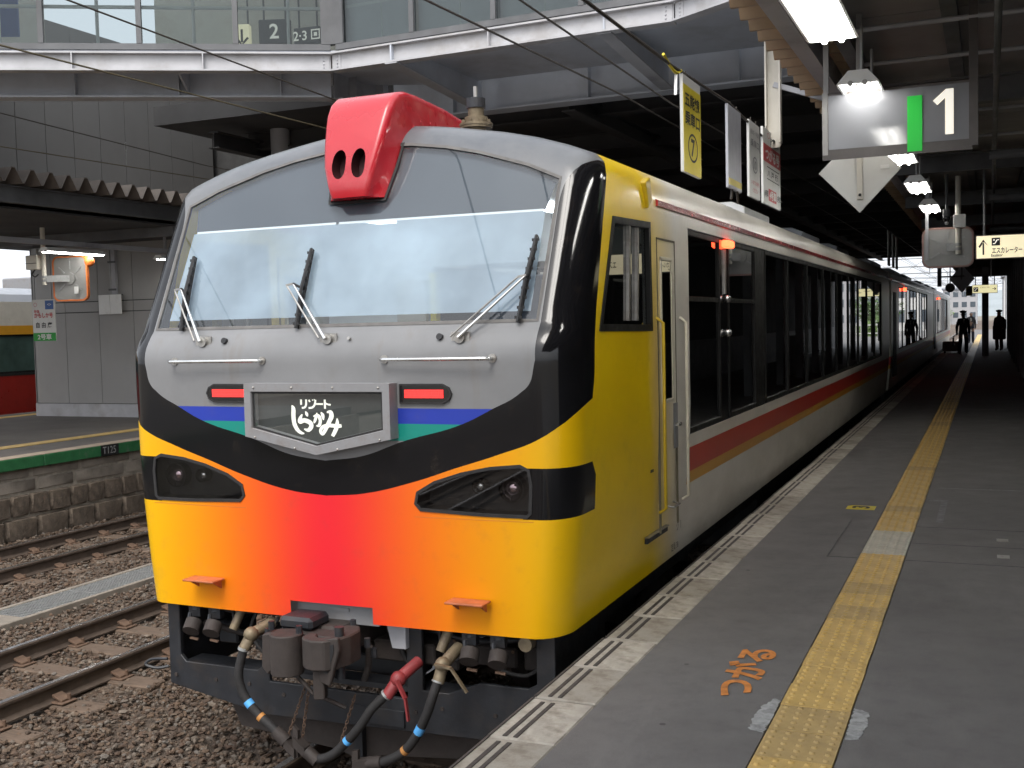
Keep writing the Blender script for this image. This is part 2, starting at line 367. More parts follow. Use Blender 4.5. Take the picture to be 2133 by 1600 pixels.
pm('opening_dark', (.03,.004,.005), .5, var=.2); pm('door_groove', (.10,.085,.05), .6); pm('door_cream', (.50,.46,.36), .4, var=.08); pm('door_yellow', (.42,.29,.008), .4, var=.08)
pm('gutter_red', (.30,.02,.02), .22, var=.08, coat=.4); pm('cab_desk', (.17,.19,.21), .5, var=.1); emis('saloon_lamp', (1.0,.95,.85), .5)
pm('lt_red', (.30,.020,.014), .35, var=.1); pm('lt_white', (.60,.57,.50), .35, var=.06); pm('lt_orange', (.62,.30,.02), .4, var=.06)
pm('sign_pale', (.38,.39,.42), .45, var=.04); pm('mirror_rim', (.28,.16,.14), .5, var=.1)
pm('sign_white', (.58,.58,.55), .5, var=.04, scale=2, dirt=(.46,.44,.40), dscale=3, damt=.4); glass('glass_left', (.34,.50,.44), .02, dark=.12); emis('lt_lamp', (.95,1.0,.95), 2.2); pm('lt_glass', (.055,.095,.082), .07, var=.35, scale=1.4, spec=.9); pm('jacket', (.07,.07,.075), .85, var=.2)
# ================================================================== SETTING
ZR = -0.97                                   # rail top below the platform surface
ZB = -1.12                                   # ballast level
struct('ground', MB().box(-900, 900, -300, 1800, -1.6, -1.30), 'earth')
bed = MB()
xs = np.arange(-10.46, 0.01, 0.09); ysb = np.concatenate([np.arange(3.0, 16.0, 0.09), np.arange(16, 130, 6)])
bed.grid([[(x, y, ZB - .035 + .012*math.sin(x*7.1+y*3.3) + RNG.uniform(-.012, .012)) for x in xs] for y in ysb])
bedo = struct('ballast_bed', bed, 'ballast_bed', smooth=180)
bed2 = MB().grid([[(x, y, ZB - .05) for x in (-10.46, 0.0)] for y in (-30, 3.05)])
struct('ballast_bed', bed2, 'ballast_bed')
struct('ballast_bed', MB().grid([[(x, y, ZB - .06) for x in (-26, -17.6)] for y in (-30, 130)]), 'ballast_bed')
struct('ballast_bed', MB().grid([[(x, y, ZB - .10) for x in (-40, 14)] for y in (122, 420)]), 'ballast_bed')

# loose ballast stones (uncountable): one mesh, random stone shapes with a per-stone tone
def stones(n, region, name, label, parent=None):
    phi = (1 + 5**.5)/2
    ico = np.array([(-1,phi,0),(1,phi,0),(-1,-phi,0),(1,-phi,0),(0,-1,phi),(0,1,phi),(0,-1,-phi),(0,1,-phi),(phi,0,-1),(phi,0,1),(-phi,0,-1),(-phi,0,1)])/1.9
    tri = np.array([(0,11,5),(0,5,1),(0,1,7),(0,7,10),(0,10,11),(1,5,9),(5,11,4),(11,10,2),(10,7,6),(7,1,8),(3,9,4),(3,4,2),(3,2,6),(3,6,8),(3,8,9),(4,9,5),(2,4,11),(6,2,10),(8,6,7),(9,8,1)])
    P = region(n); n = len(P)
    V = np.repeat(ico[None], n, 0)*RNG.uniform(.6, 1.25, (n, 12, 1))
    S = RNG.uniform(.010, .027, (n,1,1))*np.stack([RNG.uniform(.8,1.4,n), RNG.uniform(.7,1.1,n), RNG.uniform(.5,.85,n)], 1)[:,None,:]
    V = V*S
    a, b = RNG.uniform(0, 6.28, n), RNG.uniform(-.5, .5, n)
    ca, sa, cb, sb = np.cos(a), np.sin(a), np.cos(b), np.sin(b)
    X, Y, Z = V[...,0].copy(), V[...,1].copy(), V[...,2].copy()
    Y, Z = Y*cb[:,None]-Z*sb[:,None], Y*sb[:,None]+Z*cb[:,None]
    X, Y = X*ca[:,None]-Y*sa[:,None], X*sa[:,None]+Y*ca[:,None]
    V = np.stack([X, Y, Z], 2) + P[:,None,:]
    F = tri[None] + (np.arange(n)*12)[:,None,None]
    me = bpy.data.meshes.new(name); me.vertices.add(n*12); me.vertices.foreach_set('co', V.reshape(-1))
    nf = n*20; me.loops.add(nf*3); me.loops.foreach_set('vertex_index', F.reshape(-1).astype(np.int32))
    me.polygons.add(nf); me.polygons.foreach_set('loop_start', np.arange(0, nf*3, 3, dtype=np.int32))
    ton = me.attributes.new('tone', 'FLOAT', 'POINT'); ton.data.foreach_set('value', np.repeat(RNG.uniform(0,1,n), 12).astype(np.float32))
    me.update(); me.validate(); me.shade_flat(); me.materials.append(M['ballast'])
    return tag(link(name, me), label, 'ballast', kind='stuff')
x = NX('ballast'); at = x.n('ShaderNodeAttribute', attribute_name='tone')
cr = x.n('ShaderNodeValToRGB'); x.nt.links.new(at.outputs['Fac'], cr.inputs[0]); e = cr.color_ramp.elements
e[0].position = 0; e[0].color = (.045,.027,.017,1); e[1].position = 1; e[1].color = (.18,.14,.105,1)
for p, c in ((.25,(.072,.042,.026)),(.5,(.105,.064,.038)),(.72,(.108,.080,.057)),(.88,(.11,.097,.083))):
    q = e.new(p); q.color = (*c, 1)
nz = x.noise(18, 5, .65); x.fin(x.mix(x.ramp(nz, .35, .7, 0, .55), cr.outputs[0], (.075,.058,.044)), .9); x.bump(x.noise(120, 3), .5, .004)
TRK = (-1.55, -5.25, -9.0)
RAILS = [t + s*.5335 for t in TRK for s in (-1, 1)]
def reg(n):
    x = RNG.uniform(-10.4, -0.15, n); y = 3.6 + 12.0*RNG.random(n)**1.15
    z = np.full(n, ZB - .012) + RNG.uniform(-.02, .018, n) + .012*np.sin(x*2.3)*np.sin(y*1.7)
    m = np.ones(n, bool)
    for r in RAILS: m &= np.abs(x - r) > .085
    m &= ~((x < -6.79) & (x > -7.36))
    # thinner over the sleepers
    for t in TRK:
        on = (np.abs(x - t) < 1.0) & (np.abs(((y - 3.2) % .61) - .305) > .195)
        m &= ~(on & (RNG.random(n) < (.45 if t < -8 else .72)))
    return np.stack([x, y, z], 1)[m]
stones(92000, reg, 'ballast_stones', 'brown and grey crushed ballast stones between and beside the rails')

# rails and sleepers
prof = [(-.0625,0),(.0625,0),(.0625,.012),(.012,.03),(.009,.035),(.009,.112),(.0325,.124),(.0325,.142),(.025,.15),(-.025,.15),(-.0325,.142),(-.0325,.124),(-.009,.112),(-.009,.035),(-.012,.03),(-.0625,.012)]
slp = MB().box(-1.0, 1.0, -.105, .105, -.14, 0).mesh('sleeper', 'sleeper', bevel=.012)
clip = MB().box(-.17,.17,-.075,.075,0,.012); clip_b = MB()
for s in (-1, 1):
    clip.cyl((s*.13, .03, .01), (s*.13, .03, .06), .016, 6)
    clip.obox((s*.085, 0, .035), (.05, 0, -.018*s), (0, .05, 0), (0, 0, .01))
clip = clip.mesh('rail_fastening', 'rust', bevel=.003)
TL = ('railway track under the striped train beside platform edge', 'middle railway track of two brown rails next to the drain grating',
      'far railway track of two rails along the stone platform wall')
for t, lab in zip(TRK, TL):
    rt = thing('railway_track', (t, 4, ZB), lab, 'railway track', 'parallel railway tracks')
    for s in (-1, 1):
        r = t + s*.5335
        ro = MB().prism(prof, (r, -40, ZR-.15), (1,0,0), (0,0,1), (0, 240, 0)).build('rail', 'rail', rt, smooth=40)
        MB().box(r-.024, r+.024, -40, 200, ZR+.0005, ZR+.003).build('running_surface', 'rail_head', ro)
        for k in range(22):
            y = 3.2 + .61*k
            link('rail_fastening', clip, rt, (r, y, ZB + .005 + random.uniform(-.004, .004))).rotation_euler.z = random.uniform(-.05, .05)
    for k in range(22):
        o = link('sleeper', slp, rt, (t + random.uniform(-.03, .03), 3.2 + .61*k, ZB + .002 + random.uniform(-.006, .006)))
        o.rotation_euler.z = random.uniform(-.015, .015)
for t in (-20.0, 12.5, 16.5):                   # more rails beyond the station
    rt = thing('railway_track', (t, 130, ZB), {-20.0: 'railway track carrying the red and white train beyond left platform', 12.5: 'distant railway track right of the far platform end', 16.5: 'outermost distant railway track right of the far platform end'}[t], 'railway track', 'parallel railway tracks')
    y0, y1 = (0, 420) if t < 0 else (125, 420)
    for s in (-1, 1): MB().prism(prof, (t + s*.5335, y0, ZR-.15), (1,0,0), (0,0,1), (0, y1-y0, 0)).build('rail', 'rail', rt, smooth=40)

# drain between the middle and far track
dr = thing('drainage_channel', (-7.07, 8, ZB), 'pale concrete drainage channel with steel grating between tracks', 'drain')
for q in ((-7.36,-7.30),(-6.84,-6.79)): MB().box(*q, 2, 18, ZB-.1, ZB+.05).build('kerb', 'concrete', dr, bevel=.008)
for k in range(9): MB().box(-7.295, -6.845, 2.0+.66*k, 2.0+.66*k+.645, ZB-.05, ZB+.045).build('cover_slab', 'concrete', dr, bevel=.006)
MB().box(-7.299, -6.841, 7.95, 18, ZB-.12, ZB-.09).build('channel_bottom', 'black_matte', dr)
for k in range(10):
    g = MB(); y0 = 7.96 + k*1.0
    for i in range(13): g.box(-7.29 + i*.0365, -7.286 + i*.0365, y0, y0+.985, ZB+.030, ZB+.042)
    for j in range(21): g.box(-7.292, -6.846, y0 + .004 + j*.0485, y0 + .009 + j*.0485, ZB+.031, ZB+.043)
    tag(g.build('grating', 'galv', dr), kind='stuff')

# ---------------------------------------------------------------- right platform
plat = struct('platform', MB().box(.302, 1.055, -12, 118, -.9, 0).box(1.365, 14, -12, 118, -.9, 0).box(1.055, 1.365, -12, 118, -.9, -.012).box(.10, .302, -12, 118, -1.4, -.09), 'asphalt')
cs = [MB().box(0, .30, .006, .494, -.13, .004).mesh('coping_stone', m_, bevel=.007) for m_ in ('coping', 'coping', 'coping_b', 'coping_c')]
gs = MB()
for xx in (.060, .108): gs.box(xx, xx+.019, .025, .455, .002, .0075)
gs.box(.001, .012, .006, .494, .0035, .009); gs = gs.mesh('grip_strip', 'grip')
for k in range(-10, 236):
    y = 3.55 + .5*k
    if y < -3 or y > 117: continue
    c = link('coping_stone', random.choice(cs), plat, (random.uniform(-.004, .004), y, random.uniform(-.004, .002)))
    if y < 42: link('grip_strip', gs, c, org(c))
def tactile_mesh(mat, nm):
    t = MB().box(.002, .298, .002, .298, -.012, .003)
    for i in range(5):
        for j in range(5):
            cx, cy = .03 + .06*i, .03 + .06*j; vs = []; n = 8
            for rr, zz in ((.0135, .003), (.0085, .0105)): vs += [(cx + rr*math.cos(6.2832*q/n), cy + rr*math.sin(6.2832*q/n), zz) for q in range(n)]
            t.add(vs, [(q, (q+1) % n, n+(q+1) % n, n+q) for q in range(n)] + [tuple(range(n, 2*n))])
    return t.mesh(nm, mat, recalc=False)
tm = {k: tactile_mesh(k, 'tactile_tile') for k in ('tactile', 'tactile_worn', 'tactile_pale')}
flat = MB().box(.002, .298, .002, .298, -.012, .006).mesh('tactile_tile', 'tactile')
for k in range(-12, 376):
    y = 4.22 + .302*k
    kind = 'tactile'
    if 12 < k < 17: kind = 'tactile_pale' if k < 16 else 'tactile'
    elif k == 1 or random.random() < .12: kind = 'tactile_worn'
    o = link('tactile_tile', tm[kind] if y < 40 else flat, plat, (1.06 + random.uniform(-.002,.002), y, random.uniform(-.0015,.0015)))
    if k == 288: break
# painted marks on the asphalt
def ragged(pts, amp):
    P = []
    for i in range(len(pts)):
        p, q = Vector(pts[i]), Vector(pts[(i+1) % len(pts)]); m = max(2, int((q-p).length/.018))
        P += [tuple(p.lerp(q, k/m) + Vector((random.uniform(-amp,amp), random.uniform(-amp,amp)))) for k in range(m)]
    return P
for pts in ([(.985,4.50),(1.052,4.47),(1.052,4.86),(1.03,4.90),(1.0,4.83),(.98,4.68)], [(1.370,4.50),(1.415,4.52),(1.44,4.68),(1.43,4.84),(1.370,4.88)]):
    MB().prism(ragged(pts, .008), (0,0,0), (1,0,0), (0,1,0), (0,0,.003)).build('paint_patch', 'paint_white', plat)
for q in ((1.40,1.555,10.62,10.68),(1.50,1.555,9.52,10.619),(1.45,9.0,11.42,11.45),(1.4,5.0,21.0,21.05)): MB().box(*q,0,.003).build('paint_line', 'paint_faint', plat)
for q in ((.852,1.05,7.98,7.99),(.842,.85,7.98,9.45),(1.37,3.2,8.0,8.008),(1.37,3.2,8.62,8.628),(1.37,3.2,9.30,9.308)): MB().box(*q,0,.002).build('hatch_joint', 'black_paint', plat)
for yy in (8.25, 8.85): MB().box(1.95,2.03,yy,yy+.1,0,.004).build('hatch_handle', 'metal_mid', plat)
tag(text_mb('つがる', width=.76, height=.20, o=(.82,5.23,.0), u=(0,1,0), v=(-1,0,0), bold=.035, ext=.004).build('painted_lettering', 'paint_orange', plat), 'orange painted hiragana reading tsugaru')
MB().prism([(.74,10.0),(.98,10.0),(.98,10.2),(.78,10.2),(.74,10.16)], (0,0,0), (1,0,0), (0,1,0), (0,0,.003)).build('number_plate', 'sign_yellow', plat)
text_mb('3', height=.15, width=.12, o=(.86,10.1,.002), u=(0,1,0), v=(-1,0,0), bold=.03, ext=.004).build('painted_number', 'ink', plat)

# ---------------------------------------------------------------- left platform with stone face
PLX = -10.5
pl = struct('platform', MB().box(-17.6, -10.75, -10, 118, -1.4, 0).box(-10.75, -10.58, -10, 118, -1.4, -.17), 'asphalt_left')
for k in range(24):
    y = 1.2*k - 6.4 + 0.11
    MB().box(-10.748, -10.47, y, y+1.195, -.004, .006).build('coping_stone', 'coping_tan', pl, bevel=.004)
    MB().box(-10.60, -10.462, y+.002, y+1.193, -.165, -.005).build('edge_block', 'green_paint', pl, bevel=.008)
mk = MB().box(-10.462, -10.457, 12.80, 13.17, -.163, -.002).build('number_patch', 'black_paint', pl)
text_mb('T125', height=.11, width=.27, o=(-10.457, 12.97, -.08), u=(0,1,0), v=(0,0,1), ext=.003).build('painted_number', 'paint_white', mk)
for k in range(96):
    y = 4.0 + .302*k
    link('tactile_tile', flat, pl, (-11.95, y, .003))
MB().box(-17.05, -16.75, -4, 60, 0, .006).build('tactile_strip', 'tactile', pl)
MB().box(-10.62, -10.557, -10, 60, -1.4, -.167).build('wall_backing', 'mortar', pl)
def rough_block(w, h, d, amp, mat, nm, n=4, m=4):
    b = MB(); P = []; TS = (0, .07, .5, .93, 1)
    for j in range(m+1):
        row = []
        for i in range(n+1):
            e = (i in (0, n)) or (j in (0, m))
            row.append((0 if e else d + random.uniform(-amp, amp), w*TS[i] + (random.uniform(-.012,.012) if not e else random.uniform(0,.006)*(1 if i == 0 else -1)), h*TS[j] + random.uniform(-.006,.006)))
        P.append(row)
    b.grid(P); return b.mesh(nm, mat, smooth=50)
def course(z, h, wmin, wmax, d, amp, mat, nm, y0=5.0, y1=24.0, gap=.018):
    var = [(w, rough_block(w, h-gap, d, amp, mat, nm)) for w in np.linspace(wmin, wmax, 5)]
    y = y0
    while y < y1:
        w, me = random.choice(var); link(nm, me, pl, (-10.575 + random.uniform(0,.01), y, z)); y += w + gap
course(-.30, .135, .9, 1.2, .028, .006, 'concrete', 'concrete_block', gap=.006)
course(-.50, .185, .7, 1.15, .03, .006, 'concrete', 'concrete_block', gap=.008)
course(-.83, .315, .30, .38, .062, .02, 'stone', 'stone_block')
course(-1.16, .315, .40, .62, .078, .026, 'stone', 'stone_block', gap=.012)
# ================================================================== BUILDINGS AND CANOPIES
# ---- grey panelled lift/stair enclosure on the left platform
en = thing('panelled_enclosure', (-13.5, 17.3, 0), 'light grey panelled stair enclosure standing on the left platform', 'building')
MB().box(-16.46, -9.3, 17.335, 19.2, 0, 6.2).build('core_wall', 'panel_joint', en)
for k in range(8):
    x0 = -16.50 + .9*k
    for z0, z1 in ((.27, 2.13), (2.14, 2.345), (2.355, 4.4)):
        MB().box(x0+.006, x0+.894, 17.30, 17.34, z0+.004, z1-.004).build('wall_panel', 'panel_grey', en)
MB().box(-16.50, -9.3, 17.27, 17.334, 0, .262).build('plinth', 'steel_pale', en)
MB().box(-16.51, -16.47, 17.30, 19.2, 0, 4.6).build('side_panel', 'panel_grey', en)
up = thing('upper_panelled_wall', (-11.6, 14, 4), 'dark grey panelled wall above the left canopy roof', 'building')
MB().box(-14.0, -11.64, 10.2, 17.2, 3.95, 6.6).build('core_wall', 'panel_joint', up)
for k in range(12): MB().box(-11.65, -11.6, 10.22 + .58*k, 10.22 + .58*k + .568, 3.96, 6.6).build('wall_panel', 'panel_dark', up)

# ---- folded plate roofs
def folded(x0, x1, y0, y1, z, amp, pitch, mat, parent, thick=.012):
    n = int((y1-y0)/pitch); pts = []
    for k in range(n):
        y = y0 + k*pitch; pts += [(y, z-amp), (y+.06*pitch, z-amp), (y+.42*pitch, z), (y+.58*pitch, z), (y+.94*pitch, z-amp)]
    pts.append((y0+n*pitch, z-amp))
    b = MB(); b.grid([[(xx, p[0], p[1]) for p in pts] for xx in (x0, x1)]); b.grid([[(xx, p[0], p[1]+thick) for p in pts] for xx in (x0, x1)])
    for xx in (x0, x1): b.grid([[(xx, p[0], p[1]) for p in pts], [(xx, p[0], p[1]+thick) for p in pts]])
    return b.build('roof_sheet', mat, parent, recalc=False)
lc = thing('left_canopy', (-13.5, 12, 0), 'dark corrugated platform canopy over the left platform', 'canopy')
folded(-17.2, -10.5, 9.6, 60, 4.02, .20, .335, 'roof_dark', lc)
for xx in (-10.78, -13.5, -16.2): MB().ibeam((xx, 9.6, 3.69), (xx, 60, 3.69), .24, .12).build('edge_beam', 'steel_dark', lc)
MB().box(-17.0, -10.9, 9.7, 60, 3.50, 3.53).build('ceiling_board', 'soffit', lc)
for yy in (10.2, 15.2, 22, 29): MB().beam((-16.8, yy, 3.42), (-10.9, yy, 3.42), .12, .16).build('cross_beam', 'steel_dark', lc)
for yy in (10.2,): MB().cyl((-13.5, yy, 0), (-13.5, yy, 3.4), .09, 14).build('column', 'steel_grey', lc)
MB().beam((-12.0, 9.7, 3.18), (-12.0, 17.2, 3.18), .10, .08).build('lamp_rail', 'steel_grey', lc)
for yy in (10.5, 12.2, 16.2): MB().cyl((-12.0, yy, 3.2), (-12.0, yy, 3.5), .03, 8).build('hanger', 'steel_grey', lc)

def lamp(x, y0, z, L, label, group, lit=True, w=.11, ntube=2, th=.07):
    t = thing('fluorescent_lamp', (x, y0, z), label, 'lamp', group)
    sec = [(-w, 0), (-w*.45, th), (w*.45, th), (w, 0), (w*.9, 0), (w*.38, th-.012), (-w*.38, th-.012), (-w*.9, 0)]
    MB().prism(sec, (x, y0, z), (1,0,0), (0,0,1), (0, L, 0)).build('reflector', 'white_paint', t)
    for yy in (y0+.002, y0+L-.006): MB().prism([sec[0], sec[1], sec[2], sec[3]], (x, yy, z), (1,0,0), (0,0,1), (0,.006,0)).build('end_plate', 'white_paint', t)
    for s in ((-.045, .045) if ntube == 2 else (0,)):
        tb = MB().cyl((x+s, y0-.015, z+.0), (x+s, y0+L+.015, z+.0), .0165, 10).build('tube', 'tube_lit' if lit else 'white_paint', t, smooth=60)
        for yy in (y0-.016, y0+L-.004): MB().cyl((x+s, yy, z), (x+s, yy+.022, z), .0175, 10).build('end_cap', 'metal_mid', tb)
    return t
lamp(-12.0, 13.35, 3.03, 1.25, 'lit fluorescent lamp above the round-cornered mirror on left platform', 'lamps under the left canopy', w=.12)
lamp(-12.0, 16.0, 3.03, 1.2, 'lit fluorescent lamp before the grey panelled wall, beside the train', 'lamps under the left canopy', w=.12)

# ---- deck of the station building over the tracks
dk = thing('station_deck', (-2, 38, 4.7), 'dark underside of the station building spanning all the tracks', 'building')
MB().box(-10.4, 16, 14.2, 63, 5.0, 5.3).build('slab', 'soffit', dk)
MB().box(-9.6, 16, 14.3, 63, 5.305, 9).build('upper_storey', 'panel_grey', dk)
for k in range(16): MB().ibeam((-9.6, 15.6 + 3.1*k, 4.86), (16, 15.6 + 3.1*k, 4.86), .30, .22).build('cross_beam', 'soffit', dk)
for xx in (-9.4, -7.2, -3.4, 2.2): MB().ibeam((xx, 14.4, 4.72), (xx, 62.8, 4.72), .26, .2).build('long_beam', 'soffit', dk)
for (xx, yy) in ((-7.1, 21), (-7.1, 33), (-7.1, 45), (-7.1, 57)): MB().cyl((xx, yy, -1.3), (xx, yy, 4.7), .30, 18).build('column', 'steel_dark', dk, smooth=40)
MB().box(-7.45, -6.75, 20.0, 62, -1.3, 4.7).build('partition_wall', 'steel_dark', dk)
MB().cyl((-8.9, 15.5, -.9), (-8.9, 15.5, 5.0), .16, 16).build('pipe_column', 'steel_grey', dk, smooth=40)
MB().box(-8.3, -8.05, 15.3, 15.6, 3.0, 4.4).build('bracket_plate', 'steel_grey', dk)

# ---- footbridge: polygonal glazed gallery carried by girders
fb = thing('footbridge', (-4, 12, 4.6), 'grey steel footbridge with glazed gallery crossing above the train', 'footbridge')
K = [Vector((-13.0, 6.93, 0)), Vector((-8.56, 9.53, 0)), Vector((-5.30, 11.42, 0)), Vector((-1.08, 11.26, 0)), Vector((1.6, 9.55, 0)), Vector((6.0, 6.7, 0))]
K = [Vector((-13.0, 6.96, 0)), Vector((-5.30, 11.42, 0)), Vector((-1.08, 11.26, 0)), Vector((4.2, 7.9, 0))]
NRM = []
for i in range(len(K)-1):
    d = (K[i+1]-K[i]).normalized(); NRM.append(Vector((d.y, -d.x, 0)))
for i in range(len(K)-1):
    p, q = K[i].copy(), K[i+1].copy(); L = (q-p).length; d = (q-p)/L; n = NRM[i]; ins = .0
    b = MB(); zb, zt = 4.75, 4.97
    b.beam(p + Vector((0,0,zt-.01)) - n*.05, q + Vector((0,0,zt-.01)) - n*.05, .16, .02)
    b.beam(p + Vector((0,0,zb+.01)) - n*.05, q + Vector((0,0,zb+.01)) - n*.05, .16, .02)
    b.beam(p + Vector((0,0,(zb+zt)/2)) - n*.04, q + Vector((0,0,(zb+zt)/2)) - n*.04, .014, zt-zb-.04)
    eb = b.build('edge_beam', 'steel_pale', fb)
    m = int(L/1.45)
    for k in range(1, m):
        c = p + d*(L*k/m)
        MB().beam(c + Vector((0,0,zb+.02)) - n*.0, c + Vector((0,0,zt-.02)) - n*.0, .014, .06, up=n).build('stiffener', 'steel_pale', eb)
    for e_, s in ((q, -1), (p, 1)):
        c = e_ + d*s*.07; pb = MB().obox(c + Vector((0,0,(zb+zt)/2)) - n*.03, d*.055, n*.006, Vector((0,0,.085))).build('splice_plate', 'steel_pale', eb)
        for zz in (-.06,-.02,.02,.06): MB().sphere(c + d*s*.012 + Vector((0,0,(zb+zt)/2+zz)) - n*.022, .011, 6, 4).build('bolt', 'steel_grey', pb)
# girders
GL = [Vector((-13.3, 7.78, 4.6)), Vector((-5.78, 12.17, 4.6))]
def plate_girder(p, q, h, nm, mat, nstiff, w=.26):
    p, q = Vector(p), Vector(q); d = (q-p).normalized(); n = Vector((d.y, -d.x, 0)); z = Vector((0,0,1))
    g = MB(); g.beam(p+z*.012, q+z*.012, w, .024); g.beam(p+z*(h-.012), q+z*(h-.012), w, .024); g.beam(p+z*h/2, q+z*h/2, .016, h-.05)
    o = g.build('girder', mat, fb); L = (q-p).length
    for k in range(nstiff):
        c = p + d*(L*(k+.5)/nstiff); MB().beam(c + n*.066 + z*.026, c + n*.066 + z*(h-.026), .014, .11, up=n).build('stiffener', mat, o)
    return o
plate_girder(GL[0], GL[1], .50, 'girder', 'girder_paint', 7)
plate_girder((-5.9, 14.02, 4.60), (6.0, 13.86, 4.60), .74, 'girder', 'girder_paint', 6, .30)
plate_girder((-5.82, 12.3, 4.62), (-5.9, 13.85, 4.62), .5, 'girder', 'steel_grey', 2)
for (xa, xb) in ((-4.45, -4.49), (-1.84, -1.91), (.75, .7)):
    ya = 11.36 if xa < -3 else (11.30 if xa < 0 else 10.15)
    MB().prism([(ya,4.76),(ya,4.97),(13.84,5.30),(13.84,4.62)], (xa-.01,0,0), (0,1,0), (0,0,1), (.02,0,0)).build('cantilever_bracket', 'girder_paint', fb)
    MB().beam((xa, ya, 4.745), (xa, 13.8, 4.615), .16, .02).build('bracket_flange', 'steel_grey', fb)
    pl2 = MB().box(xa-.06, xa-.045, 13.35, 13.8, 4.65, 5.25).build('bolted_plate', 'steel_grey', fb)
    for i in range(3):
        for j in range(6): MB().sphere((xa-.062, 13.42+.14*i, 4.72+.09*j), .018, 6, 4).build('bolt', 'steel_grey', pl2)
for (ax, ay) in ((-12, 7.6), (-9.4, 9.1), (-6.9, 10.6)):
    d = (K[1]-K[0]).normalized(); n = NRM[0]; c = Vector((ax, ay, 0))
    MB().prism([(0,4.76),(0,4.84),(.95,5.04),(.95,4.62)], c - n*.08 - d*.01, -n, (0,0,1), d*.02).build('cantilever_bracket', 'girder_paint', fb)
# floor of the gallery, roof, back wall, glazing
fl = [k - n*.16 for k, n in ((K[0],NRM[0]),(K[1],NRM[1]),(K[2],NRM[1]),(K[3],NRM[2]))]
back = [(4.2,13.7),(-4.9,13.7),(-14.2,8.9)]
poly = [(p.x,p.y) for p in fl] + back
MB().prism(poly, (0,0,4.978), (1,0,0), (0,1,0), (0,0,.05)).build('floor', 'girder_paint', fb)
MB().prism(poly, (0,0,7.7), (1,0,0), (0,1,0), (0,0,.3)).build('roof', 'steel_grey', fb)
for a_, b_ in (((-14.2,8.85),(-9.6,11.22)),((-8.3,11.89),(-4.9,13.64))): MB().beam((*a_,6.36), (*b_,6.36), .1, 2.66).build('rear_wall', 'cream', fb)
MB().beam((-9.6,11.22,5.2), (-8.3,11.89,5.2), .1, .3).build('rear_sill', 'cream', fb)
MB().beam((-12,9.0,7.66), (-6,12.2,7.66), .3, .05).build('ceiling_light', 'white_glow', fb)
for i in range(len(K)-1):
    p, q, n = K[i], K[i+1], NRM[i]; L = (q-p).length; d = (q-p)/L
    pit = 1.18 if i == 0 else 1.05; m = max(1, round(L/pit)); o_ = -n*.14
    for zz, hh in ((5.06,.07),(7.55,.1)): MB().beam(p+o_+Vector((0,0,zz)), q+o_+Vector((0,0,zz)), .06, hh).build('window_frame', 'steel_dark', fb)
    for k in range(m+1):
        c = p + d*(L*k/m) + o_; wd = .06 if 0 < k < m else .22
        MB().beam(c+Vector((0,0,5.096)), c+Vector((0,0,7.49)), wd, .07, up=n).build('mullion', 'steel_dark', fb)
        if k < m:
            a = p + d*(L*k/m + .035) + o_; b2 = p + d*(L*(k+1)/m - .035) + o_
            MB().obox((a+b2)/2 + Vector((0,0,6.29)), (b2-a)/2, n*.004, Vector((0,0,1.19))).build('pane', 'glass_bridge', fb)
            if i > 0: MB().obox((a+b2)/2 - n*.10 + Vector((0,0,6.29)), (b2-a)/2, n*.006, Vector((0,0,1.19))).build('frosted_panel', 'glass_frost', fb)
            c2 = p + d*(L*(k+.55)/m) - n*.25
            MB().cyl(c2+Vector((0,0,5.03)), c2+Vector((0,0,6.05)), .02, 8).build('rail_post', 'white_paint', fb)
    for zz in (5.55, 5.98): MB().beam(p - n*.25 + Vector((0,0,zz)), q - n*.25 + Vector((0,0,zz)), .035, .035).build('hand_rail', 'white_paint', fb)
def bridge_sign(c, w, h, body, label, mat, tm_, yaw):
    u = Vector((math.cos(yaw), math.sin(yaw), 0)); n = Vector((u.y, -u.x, 0)); c = Vector(c)
    t = thing('hanging_sign', c, label, 'sign', 'signs inside the footbridge')
    MB().obox(c, u*w/2, n*.05, Vector((0,0,h/2))).build('sign_box', mat, t, bevel=.008)
    text_mb(body, height=h*.62, o=c + n*.051, u=u, v=(0,0,1), bold=.015, ext=.003).build('lettering', tm_, t)
    for s in (-.35,.35): MB().cyl(c+u*w*s+Vector((0,0,h/2)), c+u*w*s+Vector((0,0,7.65-c.z)), .012, 6).build('hanger_rod', 'steel_dark', t)
bridge_sign((-6.98, 12.0, 5.47), .20, .34, '↓', 'pale yellow sign with a down arrow behind bridge glazing', 'sign_lit', 'ink', .35)
bridge_sign((-6.48, 12.0, 5.49), .40, .30, '2', 'dark sign with pale numeral two behind bridge glazing', 'steel_dark', 'one_lit', .35)
bridge_sign((-5.98, 12.0, 5.38), .36, .20, '2·3 ▣', 'small dark sign reading two three beside bridge corner post', 'steel_dark', 'one_lit', .1)
MB().beam((-9.6,9.95,5.85), (-9.0,10.25,5.85), .03, 1.0).build('poster_board', 'sign_blue', fb)

